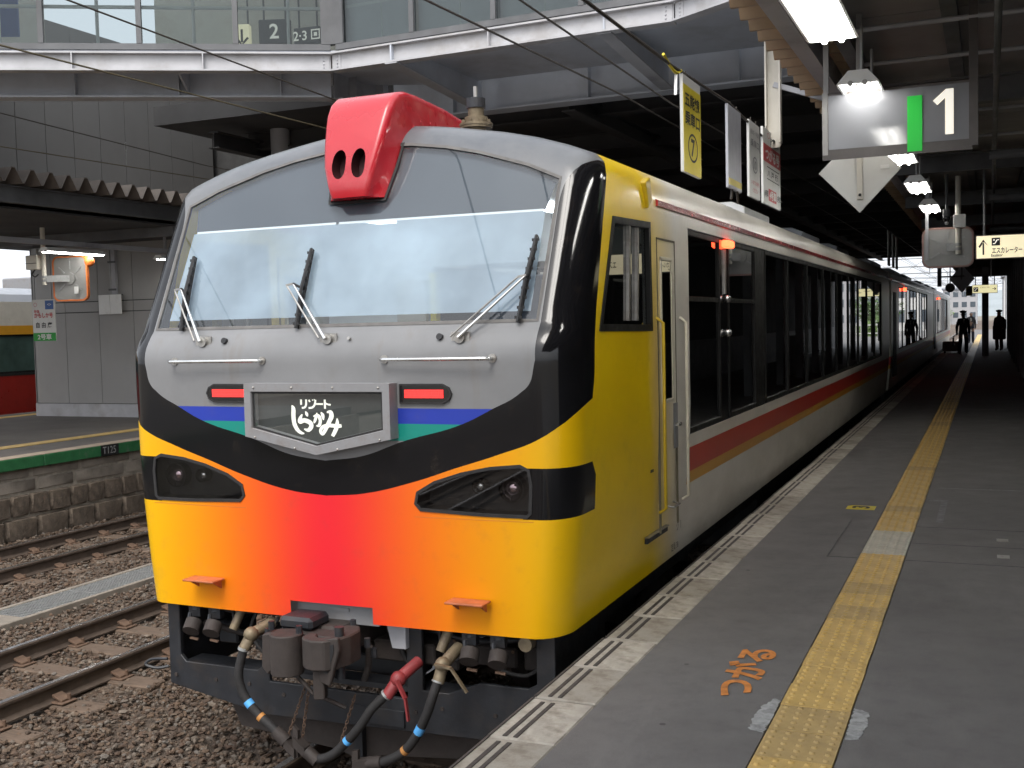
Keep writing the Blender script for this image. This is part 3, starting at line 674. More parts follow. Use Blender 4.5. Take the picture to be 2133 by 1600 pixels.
# ---- right canopy
rc = thing('right_canopy', (2.5, 12, 0), 'dark platform canopy with brown corrugated edge over the right platform', 'canopy')
folded(.28, 6.2, -2.4, 62, 3.98, .17, .335, 'roof_brown', rc)
MB().box(.60, .72, -2.4, 62, 3.62, 3.80).build('edge_beam', 'steel_grey', rc)
for k in range(43):
    y = -2.4 + 1.5*k
    for x0, x1 in ((1.0, 1.62), (1.70, 2.32), (2.40, 3.6)): MB().box(x0, x1, y+.01, y+1.49, 3.745, 3.765).build('ceiling_board', 'ceiling_board', rc)
for xx in (1.66, 2.36): MB().box(xx-.05, xx+.05, -2.4, 62, 3.66, 3.74).build('purlin', 'steel_dark', rc)
for xx in (.97, 3.0, 4.6): MB().ibeam((xx, -2.4, 3.68), (xx, 62, 3.68), .18, .10).build('long_beam', 'steel_dark', rc)
for yy in (0, 5.2, 10.1, 14.8, 19.5, 24.2, 29, 34, 39, 44, 49, 54, 59): MB().ibeam((.62, yy, 3.55), (5.5, yy, 3.55), .22, .12).build('cross_beam', 'steel_dark', rc)
for yy in (6.6, 7.9, 9.0, 11.5, 13.2, 16.1): MB().cyl((1.02, yy, 3.62), (2.4, yy, 3.62), .017, 6).build('conduit', 'steel_grey', rc)
for yy in (12.4, 17.0, 23.5): MB().cyl((1.9, yy, 3.3), (5.0, yy, 3.3), .05, 10).build('water_pipe', 'steel_dark', rc)
for xx in (1.95, 2.7): MB().cyl((xx, -2.3, 3.42), (xx, 60, 3.42), .022, 8).build('conduit', 'steel_dark', rc)
for yy in (24, 28, 31, 34, 37, 40, 44, 48, 52, 56): MB().box(2.62, 2.80, yy, yy+.2, 0, 3.45).build('column', 'steel_dark', rc)
MB().box(1.62, 1.86, 46.5, 46.75, 0, 3.45).build('column', 'steel_grey', rc)
MB().box(5.6, 5.9, 3, 62, 0, 4.0).build('blocker_wall', 'soffit', rc)  # out-of-view wall added to block daylight and darken window reflections
MB().box(5.45, 5.6, 3, 62, 0, 1.1).build('wainscot', 'steel_dark', rc)  # lower band of the added wall
for i, yy in enumerate((5.15-.02, 7.55+.0, 10.6, 13.55, 16.45)):
    lab = ['large lit twin-tube fluorescent lamp nearest the camera, top right', 'lit fluorescent lamp just above the platform number sign', 'lit fluorescent lamp half hidden behind the white diamond board', 'lit fluorescent lamp, fourth along the right platform', 'lit fluorescent lamp, farthest along the right platform by the mirror'][i]
    L = 1.2; t = lamp(1.12, yy, 3.20, L, lab, 'lamps along the right platform', w=.135, th=.085)
    for s in (.25, .95): MB().cyl((1.12, yy+s, 3.28), (1.12, yy+s, 3.62), .012, 6).build('hanger_rod', 'galv', t)
# ================================================================== THE TRAIN
TX, TY = -1.55, 5.28
def hw(z): return float(np.interp(z, [-.05,.3,.7,1.0,2.2,2.35,2.45,2.53,2.6,2.66,2.72,2.78,2.83,2.865,2.89,2.90,2.915,2.928,2.934,2.936], [1.385,1.42,1.457,1.472,1.472,1.470,1.467,1.460,1.44,1.385,1.23,1.04,.83,.64,.50,.435,.32,.18,.07,0.0]))
def Fz(z): return float(np.interp(z, [-.2,.3,1.5,1.535,1.57,1.605,1.64,1.67,1.70,2.5,2.9], [5.30,5.285,5.28,5.281,5.286,5.300,5.322,5.344,5.37,5.745,5.9325]))
ROWS = [.03,.12,.3,.5,.7,.87,1.1,1.3,1.45,1.5,1.535,1.57,1.605,1.64,1.67,1.70,1.78,1.9,2.05,2.2,2.35,2.42,2.48,2.53,2.57,2.6,2.63,2.66,2.69,2.72,2.75,2.78,2.805,2.83,2.85,2.865,2.88,2.893,2.904,2.914,2.922,2.929,2.934,2.936]
_zz = np.concatenate([np.linspace(-.6,2.5,60), np.linspace(2.5,2.936,110)]); OUT = np.array([(hw(z), z) for z in _zz])
def edge_d(x, z):
    p = np.array([abs(x), z]); a = OUT[:-1]; b = OUT[1:]; ab = b-a
    t = np.clip(((p-a)*ab).sum(1)/np.maximum((ab**2).sum(1),1e-12), 0, 1); return float(np.sqrt((((a+ab*t[:,None])-p)**2).sum(1)).min())
RX = .165
def Yf(x, z, side_r=True):
    if abs(x) >= hw(z)-1e-6: return yedge(z)
    d = edge_d(x, z); ry = float(np.interp(z, [1.4, 2.4, 2.75], [.24, .22, .15])); y = Fz(z) + .03*(x/1.45)**2
    if d < RX: y += ry*(1 - math.sqrt(max(0, 1-((RX-d)/RX)**2)))
    return y
def yedge(z): return Fz(z) + .03*(hw(z)/1.45)**2 + float(np.interp(z, [1.4, 2.4, 2.75], [.24, .22, .15]))
COLS = sorted({0,.1,.2,.3,.42,.54,.66,.77,.85,.895,.925,.95,.968,.981,.991,.997,1.0} | {-q for q in (.1,.2,.3,.42,.54,.66,.77,.85,.895,.925,.95,.968,.981,.991,.997,1.0)})

# body paint: one procedural livery in the car's own coordinates
def livery(name, front):
    x = NX(name); X, Y, Z = x.xyz('Object'); ax = x.op('ABSOLUTE', X)
    white = x.mix(x.ramp(x.noise(2.2, 5, .6), .3, .7), (.58,.55,.48), (.66,.63,.56))
    low = x.mul(x.ramp(Z, .55, .05), x.ramp(x.noise(3.5, 5, .7, st=(1,.25,1)), .35, .65, .1, .7)); white = x.mix(low, white, (.30,.26,.21))
    c = white
    if front:
        grad_in = x.op('ADD', Y, x.mul(x.ramp(Z, 1.2, .1), -.25))
        yel = x.mix(x.ramp(x.noise(1.6, 4, .6), .3, .7), (.66,.44,.002), (.74,.51,.003))
        c = x.mix(x.ramp(grad_in, 1.45, 2.15), yel, white)
    onside = x.gt(Y, 2.49 if front else -5)
    red = x.mul(x.mul(x.gt(Z, .593), x.lt(Z, .773)), onside); org_ = x.mul(x.mul(x.gt(Z, .506), x.lt(Z, .5931)), onside)
    c = x.mix(red, c, (.46,.030,.022)); c = x.mix(org_, c, (.56,.28,.02))
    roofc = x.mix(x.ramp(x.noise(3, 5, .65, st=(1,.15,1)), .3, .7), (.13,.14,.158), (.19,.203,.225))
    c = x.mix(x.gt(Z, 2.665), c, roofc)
    if front:
        # lower front: red centre airbrushed through orange to yellow
        gr_ = x.n('ShaderNodeValToRGB'); gr_.color_ramp.interpolation = 'B_SPLINE'; x.put(gr_.inputs[0], x.op('DIVIDE', ax, 1.4)); ge = gr_.color_ramp.elements
        ge[0].position = 0; ge[0].color = (.66,.018,.026,1); ge[1].position = 1; ge[1].color = (.68,.385,.002,1)
        for p_, q_ in ((.05,(.66,.018,.026)),(.14,(.665,.030,.022)),(.25,(.67,.058,.015)),(.37,(.68,.10,.009)),(.50,(.685,.155,.005)),(.64,(.69,.22,.003)),(.80,(.69,.30,.002)),(.92,(.68,.36,.002))): ge.new(p_).color = (*q_, 1)
        r1 = gr_.outputs[0]
        isf = x.lt(Y, .36)
        c = x.mix(x.ramp(Y, .02, .30), r1, c)
        # black band with the upper grey field
        zl = x.crv(ax, [(0,.75),(.25,.772),(.58,.852),(.82,.930),(1.06,1.005),(1.32,1.105),(1.45,1.20)], 1.5, 3.0)
        seam = x.crv(Z, [(0,.38),(1.25,.385),(1.42,.43),(1.62,.45),(1.99,.545),(2.35,.66),(2.6,.77),(3.0,.95)], 3.0, 3.0)
        zl2 = x.op('ADD', zl, x.mul(x.ramp(Y, .10, .40), .07))
        blk = x.mul(x.gt(Z, zl2), x.lt(Y, seam))
        blk = x.mul(blk, x.lt(Z, 2.64))
        c = x.mix(blk, c, (.006,.006,.007))
        zu = x.crv(ax, [(0,.95),(.25,.984),(.5,1.068),(.86,1.167),(1.04,1.25),(1.20,1.335),(1.262,1.40),(1.286,1.50),(1.30,1.53),(1.5,1.55)], 1.5, 3.0)
        xb = x.crv(Z, [(0,1.288),(2.30,1.288),(2.42,1.296),(2.50,1.322),(2.57,1.375),(2.63,1.45),(3.0,1.5)], 3.0, 3.0)
        gz = x.mul(x.gt(Z, zu), x.lt(ax, xb)); gz = x.mul(gz, x.lt(Y, .80))
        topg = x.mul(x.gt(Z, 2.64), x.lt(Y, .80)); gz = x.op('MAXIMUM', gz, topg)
        grey = x.mix(x.ramp(x.noise(2.5, 5, .6), .3, .7), (.158,.160,.163), (.19,.192,.195))
        streak = x.mul(x.ramp(x.noise(9, 4, .6, st=(1,1,.12)), .56, .72), .30); grey = x.mix(streak, grey, (.15,.125,.10))
        grey = x.mix(x.mul(x.ramp(Z, 2.35, 2.75), x.ramp(x.noise(5, 5, .65), .25, .6, .5, 1.0)), grey, (.095,.102,.112))   # weathered roof paint, painted darker to offset sky light on the rim
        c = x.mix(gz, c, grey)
        fr = x.mul(gz, x.lt(Y, .2))
        c = x.mix(x.mul(fr, x.mul(x.gt(Z,1.166), x.lt(Z,1.251))), c, (.018,.038,.30)); c = x.mix(x.mul(fr, x.mul(x.gt(Z,1.072), x.lt(Z,1.1661))), c, (.008,.20,.16))
        # black wrap outboard of the headlamps
        hb = x.mul(x.mul(x.gt(Z, .668), x.lt(Z, .940)), x.mul(x.gt(ax, 1.20), x.lt(Y, x.op('SUBTRACT', .44, x.mul(x.ramp(Z,.86,.94),.06)))))
        c = x.mix(hb, c, (.006,.006,.007))
        allb = x.op('MAXIMUM', x.mul(blk, x.op('SUBTRACT', 1.0, gz)), hb)
        rg = x.mix(allb, (.30,.30,.30), (.10,.10,.10)); rg2 = x.n('ShaderNodeSeparateColor'); x.nt.links.new(rg, rg2.inputs[0])
        x.put(x.b.inputs['Roughness'], rg2.outputs[0])
    else: x.b.inputs['Roughness'].default_value = .30
    # thin grime
    gr = x.mul(x.ramp(x.noise(6, 6, .7), .55, .8), .16); c = x.mix(gr, c, (.12,.09,.06))
    x.fin(c, spec=.35); x.b.inputs['Coat Weight'].default_value = .10; x.b.inputs['Coat Roughness'].default_value = .08
    x.bump(x.noise(1.3, 2, .5), .06, .02); return x.m
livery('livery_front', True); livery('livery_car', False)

TRAIN = thing('train_car', (TX, TY, 0), 'leading diesel railcar with yellow, red and black front and red roof casing', 'train', 'cars of the striped train')
def wx(x): return x + TX
def side_rows(b, y_of, ys, holes_r, holes_l):
    for s in (-1, 1):
        for j in range(len(ROWS)-1):
            z0, z1 = ROWS[j], ROWS[j+1]
            for i in range(len(ys)-1):
                ya, yb = ys[i], ys[i+1]
                if any(h[0]-1e-4 <= ya and yb <= h[1]+1e-4 and h[2]-1e-4 <= z0 and z1 <= h[3]+1e-4 for h in (holes_r if s > 0 else holes_l)): continue
                A = lambda y, z: (wx(s*hw(z)), (yedge(z) if y is None else y), z)
                ya2 = None if (i == 0 and y_of) else ya
                q = [A(ya2, z0), A(yb, z0), A(yb, z1), A(ya2, z1)]
                b.add(q if s > 0 else q[::-1], [(0,1,2,3)])
WOP = (7.80, 23.25, .87, 2.35)
b = MB()
b.grid([[(wx(hw(z)*c), Yf(hw(z)*c, z), z) for c in COLS] for z in ROWS])
side_rows(b, True, [5.0, 6.6, 6.94, 7.43, WOP[0], 10, 14, 18, WOP[1], 25.05], [WOP], [WOP])
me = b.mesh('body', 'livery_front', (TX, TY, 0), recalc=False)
bm = bmesh.new(); bm.from_mesh(me); bmesh.ops.remove_doubles(bm, verts=bm.verts, dist=2e-4)
fr = lambda c: c.y < 1.2 and abs(c.x) < 1.40
WS = [(-1.268,1.715),(1.268,1.715),(1.276,2.50),(1.07,2.592),(.755,2.692),(.528,2.745),(.30,2.780),(0,2.80),(-.30,2.780),(-.528,2.745),(-.755,2.692),(-1.07,2.592),(-1.276,2.50)]
cut_hole(bm, WS, (0,2), lambda c: c.y < 1.0 and abs(c.x) < 1.42)
HLR = [(.572,.728),(.60,.697),(.954,.684),(1.222,.682),(1.242,.70),(1.250,.85),(1.238,.928),(1.19,.950),(1.017,.934),(.848,.899),(.69,.848),(.585,.788)]
HLL = [(-p[0], p[1]) for p in HLR[::-1]]
cut_hole(bm, HLR, (0,2), lambda c: c.y < .3 and c.x > 0); cut_hole(bm, HLL, (0,2), lambda c: c.y < .3 and c.x < 0)
cut_hole(bm, [(-.275,0),(.275,0),(.275,.125),(-.275,.125)], (0,2), lambda c: c.y < .2)
for s in (-1, 1): cut_hole(bm, [(5.80-TY,1.645),(6.85-TY,1.630),(6.84-TY,2.322),(6.075-TY,2.302)], (1,2), lambda c: c.x*s > 1.2)
bm.to_mesh(me); bm.free()
me.polygons.foreach_set('use_smooth', [True]*len(me.polygons)); me.set_sharp_from_angle(angle=R(35))
body = link('body', me, TRAIN, (TX, TY, 0))

def front_strip(poly, off_out, off_in, w, name, mat, parent, closed=True, depth=.02):
    """gasket: a raised band that follows a polygon on the front surface"""
    n = len(poly); cx = sum(p[0] for p in poly)/n; cz = sum(p[1] for p in poly)/n; b = MB(); P = []
    den = []
    for i in range(n):
        p, q = poly[i], poly[(i+1) % n]; m = max(1, int(math.dist(p, q)/.12))
        den += [(p[0]+(q[0]-p[0])*k/m, p[1]+(q[1]-p[1])*k/m) for k in range(m)]
    n = len(den)
    for i in range(n+1):
        p0, p1, p2 = den[(i-1) % n], den[i % n], den[(i+1) % n]; t = Vector((p2[0]-p0[0], p2[1]-p0[1])).normalized(); nn = Vector((t.y, -t.x))
        if nn.dot(Vector((p1[0]-cx, p1[1]-cz))) < 0: nn = -nn
        a = (p1[0]+nn.x*w/2, p1[1]+nn.y*w/2); c2 = (p1[0]-nn.x*w/2, p1[1]-nn.y*w/2)
        ya, yc = Yf(*a), Yf(*c2)
        P.append([(wx(a[0]), ya+.004, a[1]), (wx(a[0]), ya-off_out, a[1]), (wx(c2[0]), yc-off_out, c2[1]), (wx(c2[0]), yc+depth, c2[1])])
    b.grid(P); return b.build(name, mat, parent, smooth=50)
def front_sheet(poly, off, name, mat, parent, step=.1):
    """sheet filling a convex polygon, parallel to the front surface"""
    xs_ = [p[0] for p in poly]; zs_ = [p[1] for p in poly]
    b = MB(); nz = max(2, int((max(zs_)-min(zs_))/step)); rows = []
    lv = sorted(set([min(zs_) + (max(zs_)-min(zs_))*k/nz for k in range(nz+1)] + zs_))
    for z in lv:
        z_ = min(max(z, min(zs_)+1e-4), max(zs_)-1e-4); hit = []
        for i in range(len(poly)):
            p, q = poly[i], poly[(i+1) % len(poly)]
            if (p[1]-z_)*(q[1]-z_) <= 0 and abs(p[1]-q[1]) > 1e-9: hit.append(p[0]+(q[0]-p[0])*(z_-p[1])/(q[1]-p[1]))
        a, c2 = min(hit), max(hit); rows.append([(wx(a+(c2-a)*k/14), Yf(a+(c2-a)*k/14, z_)+off, z) for k in range(15)])
    b.grid(rows); return b.build(name, mat, parent, smooth=180)
ws = front_sheet(WS, .006, 'windscreen', 'glass_screen', TRAIN)
front_strip(WS, .003, 0, .018, 'gasket', 'gasket', ws)
# sun shade film with a bright lower edge behind the glass
FILM = [(-1.20,2.325),(1.20,2.325),(1.24,2.48),(1.04,2.575),(.73,2.675),(.5,2.728),(.28,2.762),(0,2.78),(-.28,2.762),(-.5,2.728),(-.73,2.675),(-1.04,2.575),(-1.24,2.48)]
sh = front_sheet(FILM, .045, 'sun_shade', 'shade_film', TRAIN)
front_sheet([(-1.21,1.765),(1.21,1.765),(1.205,2.316),(-1.205,2.316)], .030, 'inner_pane', 'glass_inner', TRAIN)
for x0, x1 in ((-1.19,-.14),(-.12,1.19)): MB().grid([[(wx(x0+(x1-x0)*k/8), Yf(x0+(x1-x0)*k/8, z)+.038, z) for k in range(9)] for z in (2.316, 2.330)]).build('shade_edge', 'tube_trim', sh)
# headlamps
for s, P in ((1, HLR), (-1, HLL)):
    h = MB(); ring0 = [(wx(p[0]), Yf(*p)+.003, p[1]) for p in P]; cxm = sum(p[0] for p in P)/len(P); czm = sum(p[1] for p in P)/len(P)
    ring1 = [(wx(cxm+(p[0]-cxm)*.93), 5.40, czm+(p[1]-czm)*.90) for p in P]; n = len(P)
    h.add(ring0+ring1, [(i, (i+1) % n, n+(i+1) % n, n+i) for i in range(n)] + [tuple(range(n, 2*n))])
    hl = h.build('headlamp', 'black_matte', TRAIN)
    for lx, lz, r in ((1.118, .822, .075), (.928, .826, .042)):
        c = Vector((wx(s*lx), 5.355, lz))
        ln = MB(); ln.tube([c+Vector((0,.045,0)), c+Vector((0,-.012,0))], r, 24, False); ln.tube([c+Vector((0,-.012,0)), c+Vector((0,.03,0))], r*.9, 24, False, r*.45)
        ln.build('lamp_bezel', 'black_gloss', hl, smooth=40)
        MB().sphere(c+Vector((0,.012,0)), r*.52, 16, 8, (1,.55,1)).build('lens', 'chrome' if r < .05 else 'lens_red', hl, smooth=180)
    front_sheet(P, .002, 'cover_glass', 'glass_cover', hl, step=.05)
    front_strip(P, .006, 0, .018, 'gasket', 'rubber', hl)
    Q = [(.555*s,.655),(1.275*s,.655),(1.275*s,.985),(.555*s,.985)]
    MB().grid([[(wx(s*(.56+.70*k/8)), Yf(s*(.56+.70*k/8), z)-.0012, z) for k in range(9)] for z in (.654,.6565)]).build('panel_joint', 'rust_line', hl)
# tail lamps
for s in (-1, 1):
    P = [(.50*s,1.281),(.755*s,1.281),(.793*s,1.30),(.807*s,1.331),(.793*s,1.362),(.755*s,1.381),(.50*s,1.381)]
    b = MB(); n = len(P)
    b.add([(wx(p[0]), Yf(*p)-.012, p[1]) for p in P]+[(wx(p[0]), Yf(*p)+.01, p[1]) for p in P], [tuple(range(n))]+[(i,(i+1)%n,n+(i+1)%n,n+i) for i in range(n)])
    tl = b.build('tail_lamp', 'black_gloss', TRAIN)
    x0, x1 = sorted((.53*s, .765*s)); led = MB()
    for i in range(22):
        for j in range(5):
            u = x0 + (x1-x0)*(i+.5)/22; w_ = 1.309 + .045*(j+.5)/5; led.box(wx(u-.0046), wx(u+.0046), Yf(u,w_)-.0165, Yf(u,w_)-.012, w_-.0039, w_+.0039)
    tag(led.build('led_cells', 'tail_lit', tl), kind='stuff')
    front_strip(P if s > 0 else P[::-1], .014, 0, .010, 'bezel', 'rubber', tl)
# destination sign box
SG = [(-.478,1.392),(.478,1.392),(.478,1.088),(0,.992),(-.478,1.088)]
def shrink(P, k, dz=0): cx = 0; cz = 1.21; return [(p[0]*(1-k/.478), p[1] - (k if p[1] > 1.3 else -k*1.05)) for p in P]
def ringband(P0, P1, y0, y1, name, mat, par):
    b = MB(); n = len(P0); b.add([(wx(p[0]), y0, p[1]) for p in P0]+[(wx(p[0]), y1, p[1]) for p in P1], [(i,(i+1)%n,n+(i+1)%n,n+i) for i in range(n)]); return b
db = thing_part = MB(); n = 5
SG1 = shrink(SG, .045); SG2 = shrink(SG, .06)
b = MB()
b.add([(wx(p[0]), 5.195, p[1]) for p in SG]+[(wx(p[0]), 5.30, p[1]) for p in SG], [(i,(i+1)%n,n+(i+1)%n,n+i) for i in range(n)])
b.add([(wx(p[0]), 5.195, p[1]) for p in SG]+[(wx(p[0]), 5.195, p[1]) for p in SG1], [(i,(i+1)%n,n+(i+1)%n,n+i) for i in range(n)])
b.add([(wx(p[0]), 5.195, p[1]) for p in SG1]+[(wx(p[0]), 5.245, p[1]) for p in SG2], [(i,(i+1)%n,n+(i+1)%n,n+i) for i in range(n)])
sb = b.build('destination_sign', 'frame_grey', TRAIN)
tag(sb, 'grey framed sign box reading Resort Shirakami in white Japanese lettering')
b = MB(); b.add([(wx(p[0]), 5.245, p[1]) for p in SG2], [tuple(range(n))]); b.build('sign_board', 'sign_face', sb)
b = MB(); b.add([(wx(p[0]), 5.212, p[1]) for p in shrink(SG,.044)], [tuple(range(n))]); b.build('cover_glass', 'glass_clear', sb)
b = MB(); Sg = shrink(SG,.047); Sh = shrink(SG,.058); b.add([(wx(p[0]), 5.206, p[1]) for p in Sg]+[(wx(p[0]), 5.206, p[1]) for p in Sh], [(i,(i+1)%n,n+(i+1)%n,n+i) for i in range(n)]); b.build('gasket', 'rubber', sb)
for (u, w_) in ((-.41,1.37),(-.15,1.37),(.12,1.37),(.41,1.37),(-.41,1.085),(-.14,1.028),(.14,1.028),(.41,1.085)): MB().sphere((wx(u), 5.194, w_), .007, 8, 4).build('screw', 'metal_mid', sb)
# lettering: brush strokes with varying width
def brush(strokes, o, sx, sz, name, mat, par, y):
    b = MB()
    for st in strokes:
        pts = st; m = len(pts); dense = []
        for i in range(m-1):
            p0, p1, p2, p3 = pts[max(i-1,0)], pts[i], pts[i+1], pts[min(i+2,m-1)]
            for k in range(6):
                t = k/6; dense.append(tuple(.5*((2*p1[a])+(-p0[a]+p2[a])*t+(2*p0[a]-5*p1[a]+4*p2[a]-p3[a])*t*t+(-p0[a]+3*p1[a]-3*p2[a]+p3[a])*t**3) for a in range(3)))
        dense.append(tuple(pts[-1])); L, Rr = [], []
        for i, p in enumerate(dense):
            q0, q1 = dense[max(i-1,0)], dense[min(i+1,len(dense)-1)]; d = Vector((q1[0]-q0[0], q1[1]-q0[1]))
            d = d.normalized() if d.length > 1e-6 else Vector((1,0)); nn = Vector((-d.y, d.x))*p[2]/2
            L.append((o[0]+(p[0]+nn.x)*sx, y, o[1]+(p[1]+nn.y)*sz)); Rr.append((o[0]+(p[0]-nn.x)*sx, y, o[1]+(p[1]-nn.y)*sz))
        b.grid([L, Rr])
    return b.build(name, mat, par, recalc=False)
# stroke points in units read from the sign: (x, height, width)
def cv(L): return [[(p[0]-985, 700-p[1], p[2]) for p in s] for s in L]
ST = cv([
 [(665,395,14),(685,440,52),(683,540,56),(695,640,54),(735,715,48),(785,752,36),(822,755,14)],
 [(846,470,10),(862,505,40),(872,538,12)],
 [(802,510,16),(775,560,44),(770,605,56),(830,588,56),(905,618,58),(918,668,54),(878,712,48),(822,700,14)],
 [(948,535,14),(1000,522,38),(1030,545,44),(1040,600,40),(1022,650,40),(985,655,14)],
 [(1000,488,12),(985,545,36),(965,600,32),(955,622,10)],
 [(1052,480,12),(1075,520,44),(1082,580,14)],
 [(1130,480,20),(1178,478,50),(1188,535,58),(1152,610,52),(1095,720,46),(1062,760,38),(1040,718,40),(1075,665,42),(1160,648,46),(1250,655,48),(1316,650,40)],
 [(1262,555,12),(1262,620,48),(1240,700,52),(1195,785,44)]])
brush(ST, (wx(-.023), 1.132), .000500, .000440, 'brush_lettering', 'one_lit', sb, 5.240)
SR = cv([[(792,318,26),(792,388,26)],[(860,318,26),(858,385,26),(838,420,26),(800,428,24)],[(897,322,24),(910,352,22)],[(985,322,24),(972,385,26),(940,420,26),(890,428,24)],[(945,318,14),(950,334,14)],[(966,314,14),(972,328,14)],[(990,376,22),(1085,376,22)],[(1108,318,26),(1108,436,26)],[(1112,365,22),(1150,380,22),(1184,384,22)]])
brush(SR, (wx(-.023), 1.132), .000500, .000440, 'block_lettering', 'one_lit', sb, 5.240)

# handrails, steps, knobs
for x0, x1 in ((-1.05,-.405),(.405,1.05)):
    hr = MB().tube([(wx(x0), Yf(x0,1.52)+.0, 1.52),(wx(x0), 5.245, 1.52),(wx(x0+.02), 5.232, 1.52),(wx(x1-.02), 5.232, 1.52),(wx(x1), 5.245, 1.52),(wx(x1), Yf(x1,1.52), 1.52)], .0105, 10).build('hand_rail', 'chrome', TRAIN, smooth=50)
    for xx in (x0, x1): MB().cyl((wx(xx), Yf(xx,1.52)+.004, 1.52), (wx(xx), Yf(xx,1.52)-.008, 1.52), .024, 12).build('flange', 'metal_mid', hr, smooth=40)
for x0 in (-.96, .785):
    st = MB().box(wx(x0), wx(x0+.225), 5.175, 5.287, .214, .226); so = st.build('step', 'rust_orange', TRAIN, bevel=.003)
    for xx in (x0+.03, x0+.195): MB().prism([(5.288,.213),(5.20,.213),(5.288,.16)], (wx(xx)-.004,0,0), (0,1,0), (0,0,1), (.008,0,0)).build('step_bracket', 'rust_orange', so)
for xx in (-.694, .168, .732): MB().cyl((wx(xx), Yf(xx,1.634)+.005, 1.634), (wx(xx), Yf(xx,1.634)-.02, 1.64), .018 if xx != .168 else .009, 12).build('washer_jet', 'black_paint' if xx != .168 else 'metal_mid', TRAIN, smooth=40)
# wipers
for base, tip, bl in (((-.85,1.635),(-1.11,1.962),((-1.103,2.162),(-1.05,1.707))), ((.03,1.638),(-.275,1.962),((-.227,2.169),(-.208,1.705))), ((.855,1.632),(1.19,1.955),((1.201,2.173),(1.17,1.709)))):
    Pt = lambda x, z, o: Vector((wx(x), Yf(x, z)-o, z))
    w_ = MB(); w_.cyl(Pt(*base,-.004), Pt(*base,.03), .030, 16); w_.obox(Pt(*base,.006), (.055,0,0), (0,.006,.002), (0,0,.03))
    wi = w_.build('wiper', 'metal_mid', TRAIN, smooth=35)
    sg = 1 if tip[0] > base[0] else -1
    a0 = Pt(base[0], base[1], .045); a1 = Pt(*tip, .065)
    MB().tube([a0, a0.lerp(a1,.28), a1], .011, 8, r1=.006).build('arm', 'chrome', wi, smooth=50)
    b0 = Pt(base[0]-.045, base[1]+.006, .045); b1 = Pt(tip[0]-.045, tip[1]-.008, .065)
    MB().tube([b0, b1], .0055, 6).build('link_rod', 'metal_mid', wi, smooth=50)
    MB().beam(a1, b1, .016, .012).build('arm_end', 'metal_mid', wi)
    top, bot = Pt(*bl[0], .030), Pt(*bl[1], .030); mid = Pt((bl[0][0]+bl[1][0])/2, (bl[0][1]+bl[1][1])/2, .055)
    MB().tube([top, top.lerp(bot,.25)+Vector((0,-.012,0)), mid, top.lerp(bot,.75)+Vector((0,-.012,0)), bot], .011, 6).build('blade_holder', 'black_paint', wi)
    MB().beam(top+Vector((0,.012,0)), bot+Vector((0,.012,0)), .008, .03, up=(0,1,0)).build('blade', 'rubber', wi)
    tb = MB()
    for t_ in np.linspace(.05,.95,9): tb.box(*(lambda c: (c.x-.02,c.x+.02,c.y-.008,c.y+.004,c.z-.008,c.z+.008))(top.lerp(bot,float(t_))))
    tag(tb.build('blade_clips', 'black_paint', wi), kind='stuff')
    MB().beam(a1, mid, .014, .014).build('blade_joint', 'black_paint', wi)

# red lamp casing on the roof
def surf_y(z): return Fz(z)
stn = []   # (outer y,z, base y,z, half width)
for oy, oz, by, bz, w_ in ((5.622,2.462,5.745,2.458,.130),(5.616,2.495,5.765,2.495,.139),(5.616,2.545,5.79,2.54,.152),(5.630,2.65,5.84,2.64,.178),(5.67,2.78,5.90,2.74,.198),(5.715,2.90,5.95,2.80,.212),(5.75,2.98,6.0,2.84,.220),(5.795,3.045,6.05,2.865,.224),(5.86,3.092,6.1,2.875,.226),(5.95,3.115,6.16,2.88,.226),(6.1,3.118,6.25,2.885,.225),(6.5,3.10,6.55,2.885,.222),(6.9,3.06,6.9,2.885,.215),(7.15,3.0,7.15,2.885,.20),(7.3,2.91,7.3,2.885,.18)):
    stn.append((oy,oz,by,bz,w_))
b = MB(); rows = []
for i, (oy,oz,by,bz,w_) in enumerate(stn):
    dv = Vector((0, by-oy, bz-oz)); L = dv.length; dv.normalize(); O = Vector((wx(0), oy, oz)); row = []
    r = min(.035, L*.4)
    for sgn, k in ((-1,None),): pass
    wb = w_ + max(0, .075*(1-(oz-2.42)/.55)) if oz < 2.97 and oy < 5.8 else w_ + .005
    side = [(-wb, L), (-w_-(wb-w_)*.55, L*.6), (-w_-(wb-w_)*.08, r*1.6)] + [(-w_ + r*(1-math.cos(a)), r*(1-math.sin(a))) for a in (R(10),R(30),R(55),R(75),R(90))]
    full = side + [(-p[0], p[1]) for p in side[::-1]]
    rows.append([tuple(O + Vector((p[0],0,0)) + dv*p[1]) for p in full])
b.grid(rows); b.add(rows[0], [tuple(range(len(rows[0])))]); b.add(rows[-1], [tuple(range(len(rows[-1])))])
me = b.mesh('roof_lamp_casing', 'red_gloss', (TX,TY,0)); bm = bmesh.new(); bm.from_mesh(me); bmesh.ops.remove_doubles(bm, verts=bm.verts, dist=1e-4)
def oval(cx, cz, rx, rz, n=20): return [(cx+rx*math.cos(6.2832*k/n)*(1 if abs(math.sin(6.2832*k/n)) < .7 else 1), cz+rz*math.copysign(abs(math.sin(6.2832*k/n))**.8, math.sin(6.2832*k/n))) for k in range(n)]
for s in (-1, 1): cut_hole(bm, oval(s*.066, 2.66, .047, .088), (0,2), lambda c: c.y < .62)
bmesh.ops.recalc_face_normals(bm, faces=bm.faces); bm.to_mesh(me); bm.free(); me.polygons.foreach_set('use_smooth', [True]*len(me.polygons)); me.set_sharp_from_angle(angle=R(38))
cas = link('roof_lamp_casing', me, TRAIN, (TX,TY,0)); tag(cas, 'glossy red casing with two oval openings rising over the windscreen')
